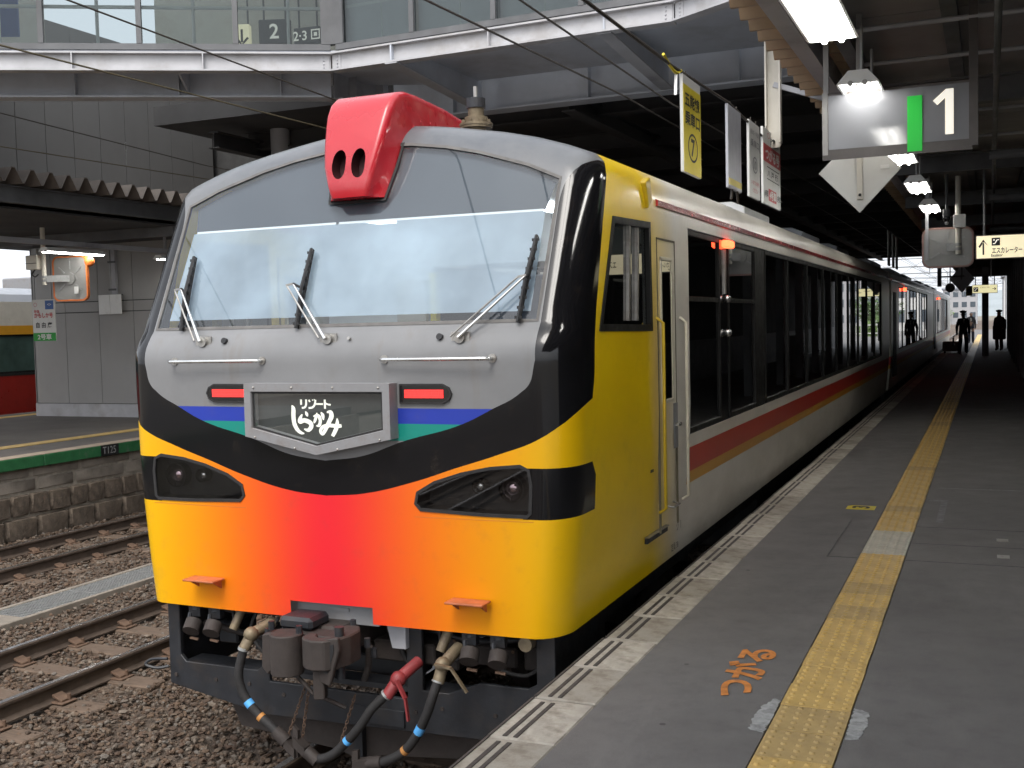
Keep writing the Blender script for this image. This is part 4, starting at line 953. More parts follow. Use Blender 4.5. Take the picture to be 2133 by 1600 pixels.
def casing_y(z): return float(np.interp(z, [s_[1] for s_ in stn[:8]], [s_[0] for s_ in stn[:8]]))
for s in (-1, 1):
    ov = oval(s*.066, 2.66, .047, .088); n = len(ov); b = MB()
    b.add([(wx(p[0]), casing_y(p[1])+.001, p[1]) for p in ov]+[(wx(p[0]), casing_y(p[1])+.09, p[1]) for p in ov], [(i,(i+1)%n,n+(i+1)%n,n+i) for i in range(n)]+[tuple(range(n,2*n))])
    b.build('lamp_opening', 'opening_dark', cas, smooth=50)
for (yy, zz) in ((5.955,2.83),(6.02,2.91),(6.12,2.955),(6.25,2.965),(6.38,2.96),(6.52,2.955)):
    for s in (-1, 1): MB().sphere((wx(s*.226), yy, zz), .009, 6, 4).build('rivet', 'red_gloss', cas)
# base gasket of the casing on the glass
MB().prism([(-.19,2.395),(.19,2.395),(.235,2.62),(.25,2.80),(-.25,2.80),(-.235,2.62)], (wx(0), 0, 0), (1,0,0), (0,0,1), (0,.001,0)).add([],[]) if False else None
front_strip([(-.19,2.445),(.19,2.445),(.225,2.65),(.235,2.79),(-.235,2.79),(-.225,2.65)], .006, 0, .018, 'casing_gasket', 'rubber', cas)
# antenna insulator
an = MB(); c = Vector((wx(.50), 6.35, 2.855))
for r, z0, z1 in ((.062,-.04,.07),(.10,.07,.085),(.105,.085,.10),(.072,.10,.14),(.05,.14,.20),(.058,.20,.245)): an.cyl(c+Vector((0,0,z0)), c+Vector((0,0,z1)), r, 18)
ano = an.build('antenna', 'brass', TRAIN, smooth=40)
MB().cyl(c+Vector((0,0,.195)), c+Vector((0,0,.255)), .060, 18).build('antenna_cap', 'gear_black', ano); MB().cyl(c+Vector((0,0,.255)), c+Vector((0,0,.33)), .014, 8).build('terminal', 'metal_mid', ano)
for k in range(8): MB().cyl(c+Vector((.085*math.cos(k*.785), .085*math.sin(k*.785), .10)), c+Vector((.085*math.cos(k*.785), .085*math.sin(k*.785), .12)), .012, 6).build('bolt', 'brass', ano)

# cab side windows and doors, both sides
for s in (-1, 1):
    X = lambda z, o=0: wx(s*(hw(z)+o))
    q = [(5.80,1.645),(6.85,1.630),(6.84,2.322),(6.075,2.302)]
    gw = MB().add([(X(p[1],-.02), p[0], p[1]) for p in q], [(0,1,2,3)]).build('cab_window', 'glass_dark', TRAIN, recalc=False)
    b = MB(); cc = (6.4,1.98); P = []
    for (y,z) in q+[q[0]]:
        iy, iz = cc[0]+(y-cc[0])*.90, cc[1]+(z-cc[1])*.88
        P.append([(X(z,-.002), y, z), (X(z,.006), y, z), (X(iz,.006), iy, iz), (X(iz,-.03), iy, iz)])
    b.grid(P); b.build('window_frame', 'window_frame', gw)
    for yy in (6.38, 6.55): MB().beam((X(1.7,-.012), yy, 1.70), (X(2.2,-.012), yy+.04, 2.27), .03, .02, up=(1,0,0)).build('window_bar', 'metal_mid', gw)
    # door leaf, recessed glass, handrails
    dz0, dz1, dy0, dy1 = .30, 2.235, 6.97, 7.42
    dp = MB()
    for (a, c_, d_, e_) in ((dy0,dy0+.012,dz0,dz1),(dy1-.012,dy1,dz0,dz1),(dy0,dy1,dz1-.012,dz1)): dp.box(min(X(1.3,-.01),X(1.3,.0035)), max(X(1.3,-.01),X(1.3,.0035)), a, c_, d_, e_)
    dr_ = dp.build('cab_door', 'door_groove', TRAIN)
    MB().box(min(X(1.5,-.02),X(1.5,.004)), max(X(1.5,-.02),X(1.5,.004)), 7.07, 7.30, 1.17, 2.09).build('door_glass', 'glass_dark', dr_, bevel=.002)
    fp = MB(); 
    for (a,c_,d_,e_) in ((7.045,7.07,1.15,2.11),(7.30,7.325,1.15,2.11),(7.045,7.325,1.145,1.17),(7.045,7.325,2.09,2.115)): fp.box(min(X(1.5,-.02),X(1.5,.009)), max(X(1.5,-.02),X(1.5,.009)), a, c_, d_, e_)
    fp.build('door_window_frame', 'door_cream', dr_, bevel=.003)
    for yy in (6.945, 7.535): MB().tube([(X(1.0), yy, .44),(X(1.0,.045), yy, .47),(X(1.4,.045), yy, 1.68),(X(1.4), yy, 1.715)], .0115, 8).build('hand_rail', 'door_yellow' if yy < 7 else 'door_cream', dr_, smooth=50)
    MB().box(min(X(1.2,-.001),X(1.2,.03)), max(X(1.2,-.001),X(1.2,.03)), 7.36, 7.44, .97, .995).build('door_handle', 'chrome', dr_)
    MB().box(min(X(1.2,-.001),X(1.2,.005)), max(X(1.2,-.001),X(1.2,.005)), 7.33, 7.43, .82, 1.13).build('latch_pocket', 'frame_grey', dr_, bevel=.002)
    MB().box(min(X(.3,-.01),X(.3,.02)), max(X(.3,-.01),X(.3,.02)), 6.78, 7.26, .262, .300).build('door_step', 'gear_black', dr_, bevel=.004)
    MB().box(min(X(.3,.0),X(.3,.03)), max(X(.3,.0),X(.3,.03)), 6.78, 7.26, .300, .306).build('step_edge', 'metal_mid', dr_)
    MB().tube([(X(.4), 7.22, .44),(X(.4,.06), 7.24, .43),(X(.4,.06), 7.40, .43),(X(.4), 7.42, .44)], .008, 6).build('stirrup', 'metal_mid', dr_)
    MB().box(min(X(.7,-.001),X(.7,.002)), max(X(.7,-.001),X(.7,.002)), 6.80, 6.875, .72, .80).build('marker_plate', 'ink', TRAIN)
    MB().prism([(6.70,2.56),(6.80,2.60),(6.84,2.46),(6.76,2.40)], (wx(s*1.445), 0,0), (0,1,0), (0,0,1), (s*.045,0,0)).build('roof_step', 'door_yellow', TRAIN, bevel=.006)
    # red gutter strip
    MB().prism([(0,2.435),(.018,2.44),(.018,2.475),(0,2.485)], (wx(s*1.464), 7.0, 0), (s,0,0), (0,0,1), (0,18.05,0)).build('gutter_strip', 'gutter_red', TRAIN)
    # window band
    def pane(y0, y1, z0=.905, z1=2.315, parts=True):
        w2 = MB().box(min(wx(s*1.440),wx(s*1.446)), max(wx(s*1.440),wx(s*1.446)), y0+.02, y1-.02, z0, z1).build('window', 'glass_dark', TRAIN); return w2
    edges = [(7.80,8.86),(9.17,10.33)]; yy = 10.80; wds = [1.32,1.38,1.40,1.40,1.40,1.40,1.40,1.38,1.37]
    for w3 in wds: edges.append((yy, yy+w3)); yy += w3
    for i, (a, c_) in enumerate(edges):
        wn_ = pane(a, c_)
        fr_ = MB(); bx = lambda y0,y1,z0,z1,o0=1.42,o1=1.462: fr_.box(min(wx(s*o0),wx(s*o1)), max(wx(s*o0),wx(s*o1)), y0,y1,z0,z1)
        bx(a,a+.035,.872,2.348); bx(c_-.035,c_,.872,2.348); bx(a+.035,c_-.035,.872,.912); bx(a+.035,c_-.035,2.305,2.348)
        if i < 2: bx(a+.035,c_-.035,1.83,1.865,1.425,1.456)
        fr_.build('window_frame', 'window_frame', wn_, bevel=.003)
    for (a, c_) in ((8.862,9.168),(10.332,10.798),(yy+.002,23.248)):
        MB().box(min(wx(s*1.41),wx(s*1.454)), max(wx(s*1.41),wx(s*1.454)), a, c_, .872, 2.348).build('window_pillar', 'black_gloss' if a < 9 else 'window_frame', TRAIN, bevel=.003)
    lp = MB().box(min(wx(s*1.452),wx(s*1.52)), max(wx(s*1.452),wx(s*1.52)), 8.95, 9.16, 2.275, 2.335).build('door_lamp', 'lamp_red', TRAIN, bevel=.012)
    for zz in (1.86, 1.58): MB().sphere((wx(s*1.478), 9.05, zz), .04, 10, 6, (.8,1,.8)).build('call_light', 'chrome', TRAIN, smooth=180)
    MB().box(min(wx(s*1.452),wx(s*1.467)), max(wx(s*1.452),wx(s*1.467)), 9.02, 9.06, 1.9, 2.26).build('door_seal', 'metal_mid', TRAIN)
text_mb('ク 1', height=.07, o=(wx(hw(.24)+.001),7.62,.24), u=(0,1,0), v=(0,0,1), ext=.004).build('marking', 'ink', TRAIN)
text_mb('定員 38', height=.055, o=(wx(hw(.10)+.001),7.55,.10), u=(0,1,0), v=(0,0,1), ext=.006).build('marking', 'ink', TRAIN)
# roof equipment
for (y0, y1, w_, h) in ((9.0,10.3,.42,.06),(12.4,13.9,.95,.16),(16.5,18.3,.95,.16),(20.5,22.3,.95,.16)):
    MB().prism([(-w_,2.78),(-w_,2.84+h*.6),(-w_*.85,2.84+h),(w_*.85,2.84+h),(w_,2.84+h*.6),(w_,2.78)], (wx(0),y0,0), (1,0,0), (0,0,1), (0,y1-y0,0)).build('roof_unit', 'white_paint' if y0 < 14 else 'roof_train', TRAIN, bevel=.01)
for k in range(4): MB().box(wx(.55), wx(.95), 10.6+.32*k, 10.85+.32*k, 2.70, 2.87).build('roof_vent', 'roof_train', TRAIN, bevel=.01)
# inside: floor, cab bulkhead, desk, seats
MB().box(wx(-1.33), wx(1.33), 5.75, 25.0, .18, .28).build('floor', 'cab_dark', TRAIN)
bk = MB().box(wx(-1.40), wx(-.45), 7.55, 7.60, .28, 2.6).box(wx(.30), wx(1.40), 7.55, 7.60, .28, 1.25).box(wx(.30), wx(1.40), 7.55, 7.60, 2.15, 2.6).box(wx(-.45), wx(.30), 7.55, 7.60, 2.15, 2.6).box(wx(1.2), wx(1.40), 7.55, 7.60, 1.25, 2.15).build('cab_bulkhead', 'cab_wall', TRAIN)
MB().box(wx(-.75), wx(-.50), 7.50, 7.545, 1.62, 2.05).build('notice', 'cream', bk); MB().box(wx(-.45), wx(-.40), 7.48, 7.545, .28, 2.1).build('door_post', 'sign_yellow', bk)
MB().box(wx(.30), wx(.34), 7.48, 7.545, .28, 2.1).box(wx(.70), wx(.74), 7.48, 7.545, 1.2, 2.2).build('door_post', 'cab_wall', bk)
MB().prism([(5.50,.28),(5.46,1.55),(5.62,1.66),(6.0,1.60),(6.1,.28)], (wx(-1.2),0,0), (0,1,0), (0,0,1), (2.4,0,0)).build('driver_desk', 'cab_desk', TRAIN)
ce = MB().box(wx(-1.30), wx(1.30), 6.05, 7.5, 2.50, 2.53).build('cab_ceiling', 'cab_wall', TRAIN)
for xx in (-.7, .7): MB().box(wx(xx-.08), wx(xx+.08), 6.5, 7.3, 2.47, 2.497).build('cab_fill_light', 'white_glow', ce)  # glowing panels added to brighten the cab behind the windscreen
MB().box(wx(.55), wx(1.0), 6.35, 6.45, 1.2, 2.0).box(wx(.55), wx(1.0), 6.35, 6.8, 1.05, 1.2).build('driver_seat', 'seat', TRAIN, bevel=.03, seg=2)
MB().box(wx(-1.30), wx(1.30), 7.7, 24.9, 2.47, 2.50).build('saloon_ceiling', 'cab_wall', TRAIN)
for xx in (-.02,): MB().box(wx(-.1), wx(.1), 8.4, 24, 2.44, 2.467).build('saloon_light', 'saloon_lamp', TRAIN)
for k in range(10):
    y = 10.9 + 1.25*k
    for xx in (-.75, .75):
        sm_ = MB().box(wx(xx-.48), wx(xx+.48), y, y+.45, .62, .76).box(wx(xx-.48), wx(xx+.48), y+.42, y+.56, .70, 1.42)
        so = sm_.build('seat', 'seat', TRAIN); MB().box(wx(xx-.45), wx(xx+.45), y+.40, y+.415, 1.2, 1.4).build('head_cloth', 'white_paint', so)
# underframe, bogie
MB().box(wx(-1.30), wx(1.30), 5.75, 25.0, -.12, .17).build('underframe', 'gear_black', TRAIN)
for k, (y0, y1, x1) in enumerate(((11.5,14.0,1.25),(14.6,17.2,1.2),(17.8,19.0,1.22))): MB().box(wx(-x1), wx(x1), y0, y1, -.72, -.13).build('engine_box', 'gear_black', TRAIN, bevel=.03)
for yc in (8.2, 22.3):
    bg_ = MB().box(wx(-.95), wx(-.85), yc-1.5, yc+1.5, -.55, -.38).box(wx(.85), wx(.95), yc-1.5, yc+1.5, -.55, -.38).box(wx(-.84), wx(.84), yc-.2, yc+.2, -.5, -.2).build('bogie', 'gear_black', TRAIN, bevel=.02)
    for ya in (yc-1.05, yc+1.05):
        for s in (-1, 1): MB().cyl((wx(s*.48), ya, ZR+.43), (wx(s*.60), ya, ZR+.43), .43, 28).build('wheel', 'gear_brown', bg_, smooth=40)
    for s in (-1, 1):
        for ya in (yc-1.05, yc+1.05): MB().box(wx(s*1.0)-.1, wx(s*1.0)+.1, ya-.18, ya+.18, -.72, -.42).build('axle_box', 'gear_black', bg_, bevel=.03)
        MB().cyl((wx(s*1.05), yc, -.5), (wx(s*1.05), yc, -.05), .16, 14).build('air_spring', 'gear_brown', bg_)

# ---- front under-gear: pilot, coupler, hoses
pf = MB().prism([(-1.31,.03),(-1.22,.03),(-1.22,-.33),(-1.18,-.37),(-.64,-.37),(-.60,-.34),(-.55,-.34),(-.55,-.43),(.40,-.43),(.40,0.03),(.50,.03),(.50,-.37),(.66,-.37),(.86,-.29),(1.15,-.29),(1.20,-.26),(1.20,.03),(1.31,.03),(1.31,-.50),(.86,-.61),(-.60,-.64),(-1.31,-.52)], (wx(0),5.44,0), (1,0,0), (0,0,1), (0,.03,0))
pil = pf.build('pilot', 'gear_black', TRAIN, bevel=.004)
for s in (-1, 1): MB().box(wx(s*1.29)-.012, wx(s*1.29)+.012, 5.472, 6.3, -.50, .10).build('pilot_side', 'gear_black', pil)
MB().box(wx(-1.2), wx(1.2), 5.472, 5.62, -.40, -.37).build('pilot_shelf', 'gear_black', pil)
pw = MB().prism([(-1.0,-.60),(1.0,-.58),(.95,-.78),(.10,-.86),(-.05,-.90),(-.2,-.86),(-.9,-.80)], (wx(0),5.60,0), (1,0,0), (0,0,1), (0,.03,0)); pw.build('snow_plough', 'gear_brown', pil, bevel=.004)
MB().box(wx(-.04), wx(.02), 5.55, 5.595, -.88, -.62).build('plough_rib', 'gear_black', pil)
MB().box(wx(-.275), wx(.275), 5.36, 5.40, .0, .115).box(wx(-.05), wx(.08), 5.352, 5.36, .07, .09).build('buffer_beam', 'frame_grey', TRAIN)
for s in (-1, 1): MB().prism([(.27*s,.12),(.42*s,.06),(.42*s,-.13),(.33*s,-.13)], (wx(0),5.40,0), (1,0,0), (0,0,1), (0,.05,0)).build('beam_bracket', 'steel_grey', TRAIN, bevel=.003)
MB().box(wx(.15), wx(.55), 5.5, 5.9, -.24, -.12).box(wx(-.15), wx(.40), 5.7, 6.4, -.2, .02).build('draft_gear', 'gear_brown', TRAIN, bevel=.01)
cp = MB(); cp.cyl((wx(-.09),4.98,-.19), (wx(-.09),4.98,.035), .092, 22); co = cp.build('coupler', 'gear_brown', TRAIN, smooth=40, bevel=.006)
MB().box(wx(-.16), wx(.18), 5.05, 5.20, -.16, .01).box(wx(-.11), wx(.12), 5.2, 5.75, -.15, .02).build('coupler_shank', 'gear_brown', co, bevel=.015)
kn = MB().prism([(.03,4.95),(.07,4.905),(.13,4.885),(.20,4.90),(.25,4.96),(.275,5.05),(.27,5.16),(.22,5.24),(.14,5.22),(.135,5.16),(.19,5.12),(.205,5.04),(.18,4.98),(.13,4.965),(.10,4.985),(.085,5.03),(.04,5.03)], (wx(0),0,-.13), (1,0,0), (0,1,0), (0,0,.165)).build('knuckle', 'gear_brown', co, bevel=.008)
MB().cyl((wx(.225),5.02,-.20), (wx(.225),5.02,.085), .026, 12).build('knuckle_pin', 'gear_black', kn, smooth=40)
MB().prism([(.13,.03),(.27,.05),(.275,-.02),(.21,-.22),(.15,-.20)], (wx(0),4.93,0), (1,0,0), (0,0,1), (0,.03,0)).build('side_web', 'gear_brown', co, bevel=.006)
MB().prism([(.155,.0),(.245,.015),(.245,-.03),(.20,-.15),(.165,-.14)], (wx(0),4.926,0), (1,0,0), (0,0,1), (0,.004,0)).build('web_shade_patch', 'black_matte', co)  # black patch painting a shaded hollow on the web
for q in ((-.30,5.1,-.02),(-.26,5.08,.03),(.29,5.2,-.05),(.30,5.25,-.12),(-.02,5.0,.045),(.17,5.25,.03)): MB().cyl((wx(q[0]),q[1],q[2]-.02), (wx(q[0]),q[1],q[2]+.03), .018, 6).build('bolt', 'gear_black', co)
MB().prism([(.11,4.92),(.17,4.94),(.155,5.0),(.11,4.99)], (wx(0),0,-.30), (1,0,0), (0,1,0), (0,0,.16)).build('lock_arm', 'gear_brown', co, bevel=.006)
MB().box(wx(-.23), wx(-.01), 5.10, 5.30, .012, .085).build('coupler_head_cap', 'gear_black', co, bevel=.02)
MB().prism([(-.30,-.01),(-.17,.02),(-.17,-.14),(-.27,-.24),(-.31,-.20)], (wx(0),5.04,0), (1,0,0), (0,0,1), (0,.10,0)).build('guard_arm', 'gear_brown', co, bevel=.008)
MB().tube([(wx(-.04),5.0,-.21),(wx(.04),5.02,-.30),(wx(.20),5.1,-.39)], .012, 6).build('uncoupling_rod', 'gear_brown', co)
MB().tube([(wx(.24),5.3,-.1),(wx(.22),5.32,-.22),(wx(.20),5.3,-.3)], .02, 8).build('uncoupling_arm', 'gear_brown', co)
def smooth_path(pts, m=6):
    pts = [Vector(p) for p in pts]; out = []
    for i in range(len(pts)-1):
        p0,p1,p2,p3 = pts[max(i-1,0)],pts[i],pts[i+1],pts[min(i+2,len(pts)-1)]
        for k in range(m):
            t = k/m; out.append(.5*((2*p1)+(-p0+p2)*t+(2*p0-5*p1+4*p2-p3)*t*t+(-p0+3*p1-3*p2+p3)*t**3))
    return out+[pts[-1]]
def hose(pts, name, valve, tapes, r=.026, vmat='brass'):
    P = smooth_path([(wx(p[0]), p[1], p[2]) for p in pts]); h = MB().tube(P, r, 12).build('brake_hose', 'rubber', TRAIN, smooth=60)
    for t_, mt, L in tapes:
        i = int(t_*(len(P)-2)); MB().tube([P[i].lerp(P[i+1], q) if q <= 1 else P[i+1].lerp(P[min(i+2,len(P)-1)], q-1) for q in (0,.5,1,1+L)], r+.0012, 12, False).build('tape_band', mt, h, smooth=60)
    MB().tube(P[:2], r+.008, 12).build('hose_clamp', 'galv', h, smooth=60)
    e1, e2 = P[-2], P[-1]; d = (e2-e1).normalized()
    hd = MB(); hd.tube([e1-d*.06, e1+d*.02, e2+d*.02], r+.011, 12); hd.obox(e2+d*.06, d*.045, Vector((0,.03,0)), Vector((0,0,.028))); hd.obox(e2+d*.10+Vector((0,0,.03)), d*.02, Vector((0,.012,0)), Vector((0,0,.05)))
    hd.build('hose_coupling', 'gear_brown', h, smooth=40)
    v0 = P[0]; vb = MB(); vb.tube([v0+Vector((0,0,-.01)), v0+Vector(valve[0]), v0+Vector(valve[1])], .034, 10); vb.sphere(v0+Vector(valve[0]), .045, 10, 6); vb.build('angle_cock', vmat, h, smooth=50)
    return h, P
h1, P1 = hose([(-.50,5.14,-.13),(-.53,5.12,-.28),(-.50,5.12,-.40),(-.41,5.12,-.50),(-.31,5.12,-.57),(-.23,5.12,-.63)], 'l', ((.03,.03,.07),(.06,.2,.10)), ((.50,'tape_blue',.6),(.68,'tape_orange',.1)))
h2, P2 = hose([(.44,5.14,-.30),(.36,5.11,-.38),(.29,5.1,-.48),(.20,5.1,-.58),(.10,5.1,-.67),(.0,5.1,-.705),(-.05,5.1,-.68)], 'm', ((.055,.03,.08),(.09,.2,.13)), ((.50,'tape_blue',.2),), vmat='red_dull')
h3, P3 = hose([(.745,5.16,-.20),(.725,5.13,-.28),(.69,5.12,-.38),(.62,5.12,-.51),(.53,5.12,-.61),(.42,5.12,-.67),(.34,5.12,-.69)], 'r', ((.015,.03,.08),(.03,.2,.13)), ((.45,'tape_blue',.8),(.64,'tape_orange',.1)))
MB().beam(P2[0]+Vector((.075,-.02,.09)), P2[0]+Vector((.13,-.03,.0)), .025, .012).beam(P2[0]+Vector((.13,-.03,.0)), P2[0]+Vector((.145,-.03,-.12)), .022, .010).build('cock_handle', 'red_dull', h2)
MB().beam(P3[0]+Vector((0,-.03,.10)), P3[0]+Vector((.10,-.04,.09)), .022, .012).beam(P3[0]+Vector((.10,-.04,.09)), P3[0]+Vector((.19,-.04,-.03)), .02, .010).build('cock_handle', 'brass', h3)
def chain(p0, p1, sag=0.0, n=14):
    p0, p1 = Vector((wx(p0[0]), p0[1], p0[2])), Vector((wx(p1[0]), p1[1], p1[2])); c = MB()
    for k in range(n):
        m = p0.lerp(p1, (k+.5)/n); L = (p1-p0).length/n*.68; d = (p1-p0).normalized(); sd = Vector((1,0,0)) if k % 2 else Vector((0,1,0))
        loop = [m + d*L*math.sin(a) + sd*.0085*math.cos(a) for a in np.linspace(0, 2*math.pi, 9)]; c.tube(loop, .0030, 5, False)
    tag(c.build('safety_chain', 'rust', TRAIN), kind='stuff')
chain((-.13,5.2,-.34), (-.23,5.13,-.66), n=16); chain((-.10,5.2,-.31), (-.12,5.12,-.68), n=18); chain((.20,5.2,-.35), (.14,5.12,-.62), n=14)
def jumper(x, z0):
    j = MB(); j.cyl((wx(x), 5.42, .08), (wx(x+.015), 5.38, -.02), .035, 12); j.box(wx(x)-.035, wx(x)+.05, 5.36, 5.40, -.05, .08)
    jo = j.build('jumper_socket', 'gear_black', TRAIN, smooth=40); a = Vector((wx(x+.03), 5.33, z0-.05))
    MB().cyl(a+Vector((0,.0,.03)), a+Vector((.01,-.05,-.02)), .052, 18).build('socket_cap', 'gear_brown', jo, smooth=40)
    MB().tube([a+Vector((-.03,0,.08)), a+Vector((-.02,-.03,.03)), a+Vector((.0,-.05,.0))], .012, 6).build('cap_hinge', 'gear_black', jo)
    MB().beam(a+Vector((-.01,-.03,-.065)), a+Vector((.05,-.03,-.07)), .014, .012).build('cap_latch', 'rust', jo)
for xx in (-1.04, -.89, .83, 1.0): jumper(xx, -.05)
for xx in (-.73, .67): MB().cyl((wx(xx), 5.34, -.10), (wx(xx+.03), 5.40, .02), .028, 12).build('drain_valve', 'brass', TRAIN, smooth=50); MB().sphere((wx(xx+.03), 5.40, .03), .035, 8, 6).build('valve_body', 'brass', TRAIN)
MB().cyl((wx(1.17), 5.36, -.02), (wx(1.17), 5.42, -.02), .04, 14).build('round_plug', 'brass', TRAIN, smooth=40)
MB().tube(smooth_path([(wx(-1.31),5.42,-.36),(wx(-1.42),5.40,-.37),(wx(-1.45),5.38,-.40),(wx(-1.38),5.40,-.42),(wx(-1.31),5.43,-.41)]), .010, 6).build('hook_wire', 'gear_black', TRAIN)

# pipes, cables and brackets packed behind the pilot
for k, (pts, r, m_) in enumerate((
  ([(-1.15,5.6,-.02),(-.9,5.58,-.06),(-.5,5.6,-.03),(-.3,5.62,-.1)], .018, 'gear_black'), ([(-1.2,5.66,-.18),(-.7,5.62,-.22),(-.2,5.68,-.2),(.3,5.66,-.24)], .022, 'gear_brown'),
  ([(.45,5.58,-.05),(.8,5.56,-.09),(1.2,5.6,-.04)], .018, 'gear_black'), ([(.3,5.5,-.02),(.36,5.46,-.16),(.42,5.5,-.3)], .014, 'rubber'), ([(-.62,5.46,.02),(-.66,5.42,-.12),(-.58,5.44,-.26),(-.5,5.5,-.3)], .012, 'rubber'),
  ([(-.8,5.44,.03),(-.76,5.40,-.08),(-.68,5.42,-.15),(-.62,5.46,-.1)], .010, 'rubber'), ([(.62,5.44,.03),(.66,5.38,-.1),(.74,5.40,-.16),(.80,5.44,-.06)], .010, 'rubber'), ([(-.4,5.35,.0),(-.44,5.30,-.10),(-.34,5.28,-.18),(-.24,5.32,-.12)], .012, 'rubber'),
  ([(.9,5.5,-.1),(.95,5.48,-.2),(1.1,5.5,-.24),(1.18,5.55,-.2)], .012, 'rubber'))):
    MB().tube(smooth_path([(wx(p[0]),p[1],p[2]) for p in pts]), r, 8).build('pipe', m_, TRAIN, smooth=60)
for (x0, x1, z0, z1, y0) in ((-1.1,-.95,-.30,-.16,5.66),(-.85,-.60,-.34,-.20,5.70),(-.45,-.33,-.32,-.12,5.60),(.52,.64,-.30,-.10,5.62),(.70,.98,-.27,-.15,5.68),(1.04,1.18,-.26,-.12,5.64),(-.30,.30,-.42,-.30,5.75)):
    q = MB().box(wx(x0), wx(x1), y0, y0+.2, z0, z1).build('equipment_box', 'gear_black' if x0 < 0 else 'gear_brown', TRAIN, bevel=.012)
    for xx in (x0+.02, x1-.02): MB().cyl((wx(xx),y0-.008,z1-.02), (wx(xx),y0,z1-.02), .010, 6).build('bolt', 'rust', q)
for xx in (-1.26,-.95,-.70,-.45,-.1,.2,.45,.62,.95,1.25): MB().cyl((wx(xx),5.432,-.46 if abs(xx) > .6 else -.50), (wx(xx),5.441,-.46 if abs(xx) > .6 else -.50), .013, 6).build('bolt', 'gear_brown', pil)
MB().box(wx(.02), wx(.38), 5.425, 5.439, -.60, -.50).build('pilot_plate', 'gear_black', pil, bevel=.003)

# ---- following cars
def car(y0, y1, label, lit):
    t = thing('train_car', (TX, y0, 0), label, 'train', 'cars of the striped train')
    b = MB(); hol = (y0+2.2, y1-4.5, .87, 2.35)
    for s in (-1, 1):
        for j in range(len(ROWS)-1):
            z0, z1 = ROWS[j], ROWS[j+1]
            for (a, c_) in ((y0,hol[0]),(hol[0],hol[1]),(hol[1],y1)):
                if a == hol[0] and hol[2]-1e-4 <= z0 and z1 <= hol[3]+1e-4: continue
                q = [(wx(s*hw(z0)),a,z0),(wx(s*hw(z0)),c_,z0),(wx(s*hw(z1)),c_,z1),(wx(s*hw(z1)),a,z1)]; b.add(q if s > 0 else q[::-1], [(0,1,2,3)])
    for yy in (y0, y1): b.add([(wx(hw(z)),yy,z) for z in ROWS]+[(wx(-hw(z)),yy,z) for z in ROWS[::-1]], [tuple(range(2*len(ROWS)))])
    b.build('body', 'livery_car', t, smooth=35)
    n = 9; w_ = (hol[1]-hol[0])/n
    for s in (-1, 1):
        for k in range(n):
            a = hol[0]+w_*k; wn_ = MB().box(min(wx(s*1.440),wx(s*1.446)), max(wx(s*1.440),wx(s*1.446)), a+.02, a+w_-.02, .89, 2.33).build('window', 'glass_dark', t)
            MB().box(min(wx(s*1.42),wx(s*1.462)), max(wx(s*1.42),wx(s*1.462)), a-.03, a+.03, .872, 2.348).build('window_frame', 'window_frame', wn_)
        MB().box(min(wx(s*1.44),wx(s*1.476)), max(wx(s*1.44),wx(s*1.476)), y0+.5, y0+1.4, .3, 2.2).build('door', 'window_frame', t)
        MB().box(min(wx(s*1.45),wx(s*1.52)), max(wx(s*1.45),wx(s*1.52)), y0+3.9, y0+4.15, 2.28, 2.36).build('door_lamp', 'lamp_red', t)
        MB().prism([(0,2.435),(.018,2.44),(.018,2.475),(0,2.485)], (wx(s*1.464), y0, 0), (s,0,0), (0,0,1), (0,y1-y0,0)).build('gutter_strip', 'gutter_red', t)
    MB().box(wx(-1.3), wx(1.3), y0+.1, y1-.1, -.65, .0).build('underframe', 'gear_black', t); MB().box(wx(-1.36), wx(1.36), y0+.1, y1-.1, .18, .28).build('floor', 'cab_dark', t)
    for yy in (y0+2, y0+8.5, y0+14): MB().prism([(-.9,2.78),(-.9,2.96),(-.75,3.05),(.75,3.05),(.9,2.96),(.9,2.78)], (wx(0),yy,0), (1,0,0), (0,0,1), (0,2.2,0)).build('roof_unit', 'roof_train', t, bevel=.02)
    MB().box(wx(-.8), wx(.8), y0-.45, y0-.001, .2, 2.3).build('gangway', 'rubber', t)
    return t
car(25.55, 45.3, 'second car of the striped train, dark windows along the platform', True)
c3 = car(45.8, 65.0, 'third and farthest car of the striped train, partly in daylight', True)
# ================================================================== LEFT TRAIN
LX = -18.15
lt = thing('train_car', (LX-1.4, 20, 0), 'red and white railcar with orange stripe beyond the grey enclosure', 'train')
sec = [(0,-.05),(0,.02),(.0,.93),(.02,2.0),(-.10,2.45),(-.45,2.66),(-1.45,2.78),(-2.45,2.66),(-2.8,2.45),(-2.9,.93),(-2.9,-.05)]
def lband(z0, z1, xo, name, mat, y0=6, y1=38): return MB().box(LX-2.85, LX+xo, y0, y1, z0, z1).build(name, mat, lt)
lband(-.05, .80, .0, 'lower_body', 'lt_red'); lband(.80, .86, .004, 'belt_line', 'ink')
lband(1.72, 1.92, .004, 'orange_stripe', 'lt_orange'); lband(1.92, 2.45, 0, 'upper_body', 'lt_white')
MB().prism([(0,2.45),(-.10,2.62),(-.6,2.78),(-1.45,2.83),(-2.3,2.78),(-2.85,2.45)], (LX,6,0), (1,0,0), (0,0,1), (0,32,0)).build('roof', 'roof_train', lt, smooth=40)
lband(.86, .90, -.01, 'window_sill', 'window_frame'); lband(1.68, 1.72, -.01, 'window_head', 'window_frame')
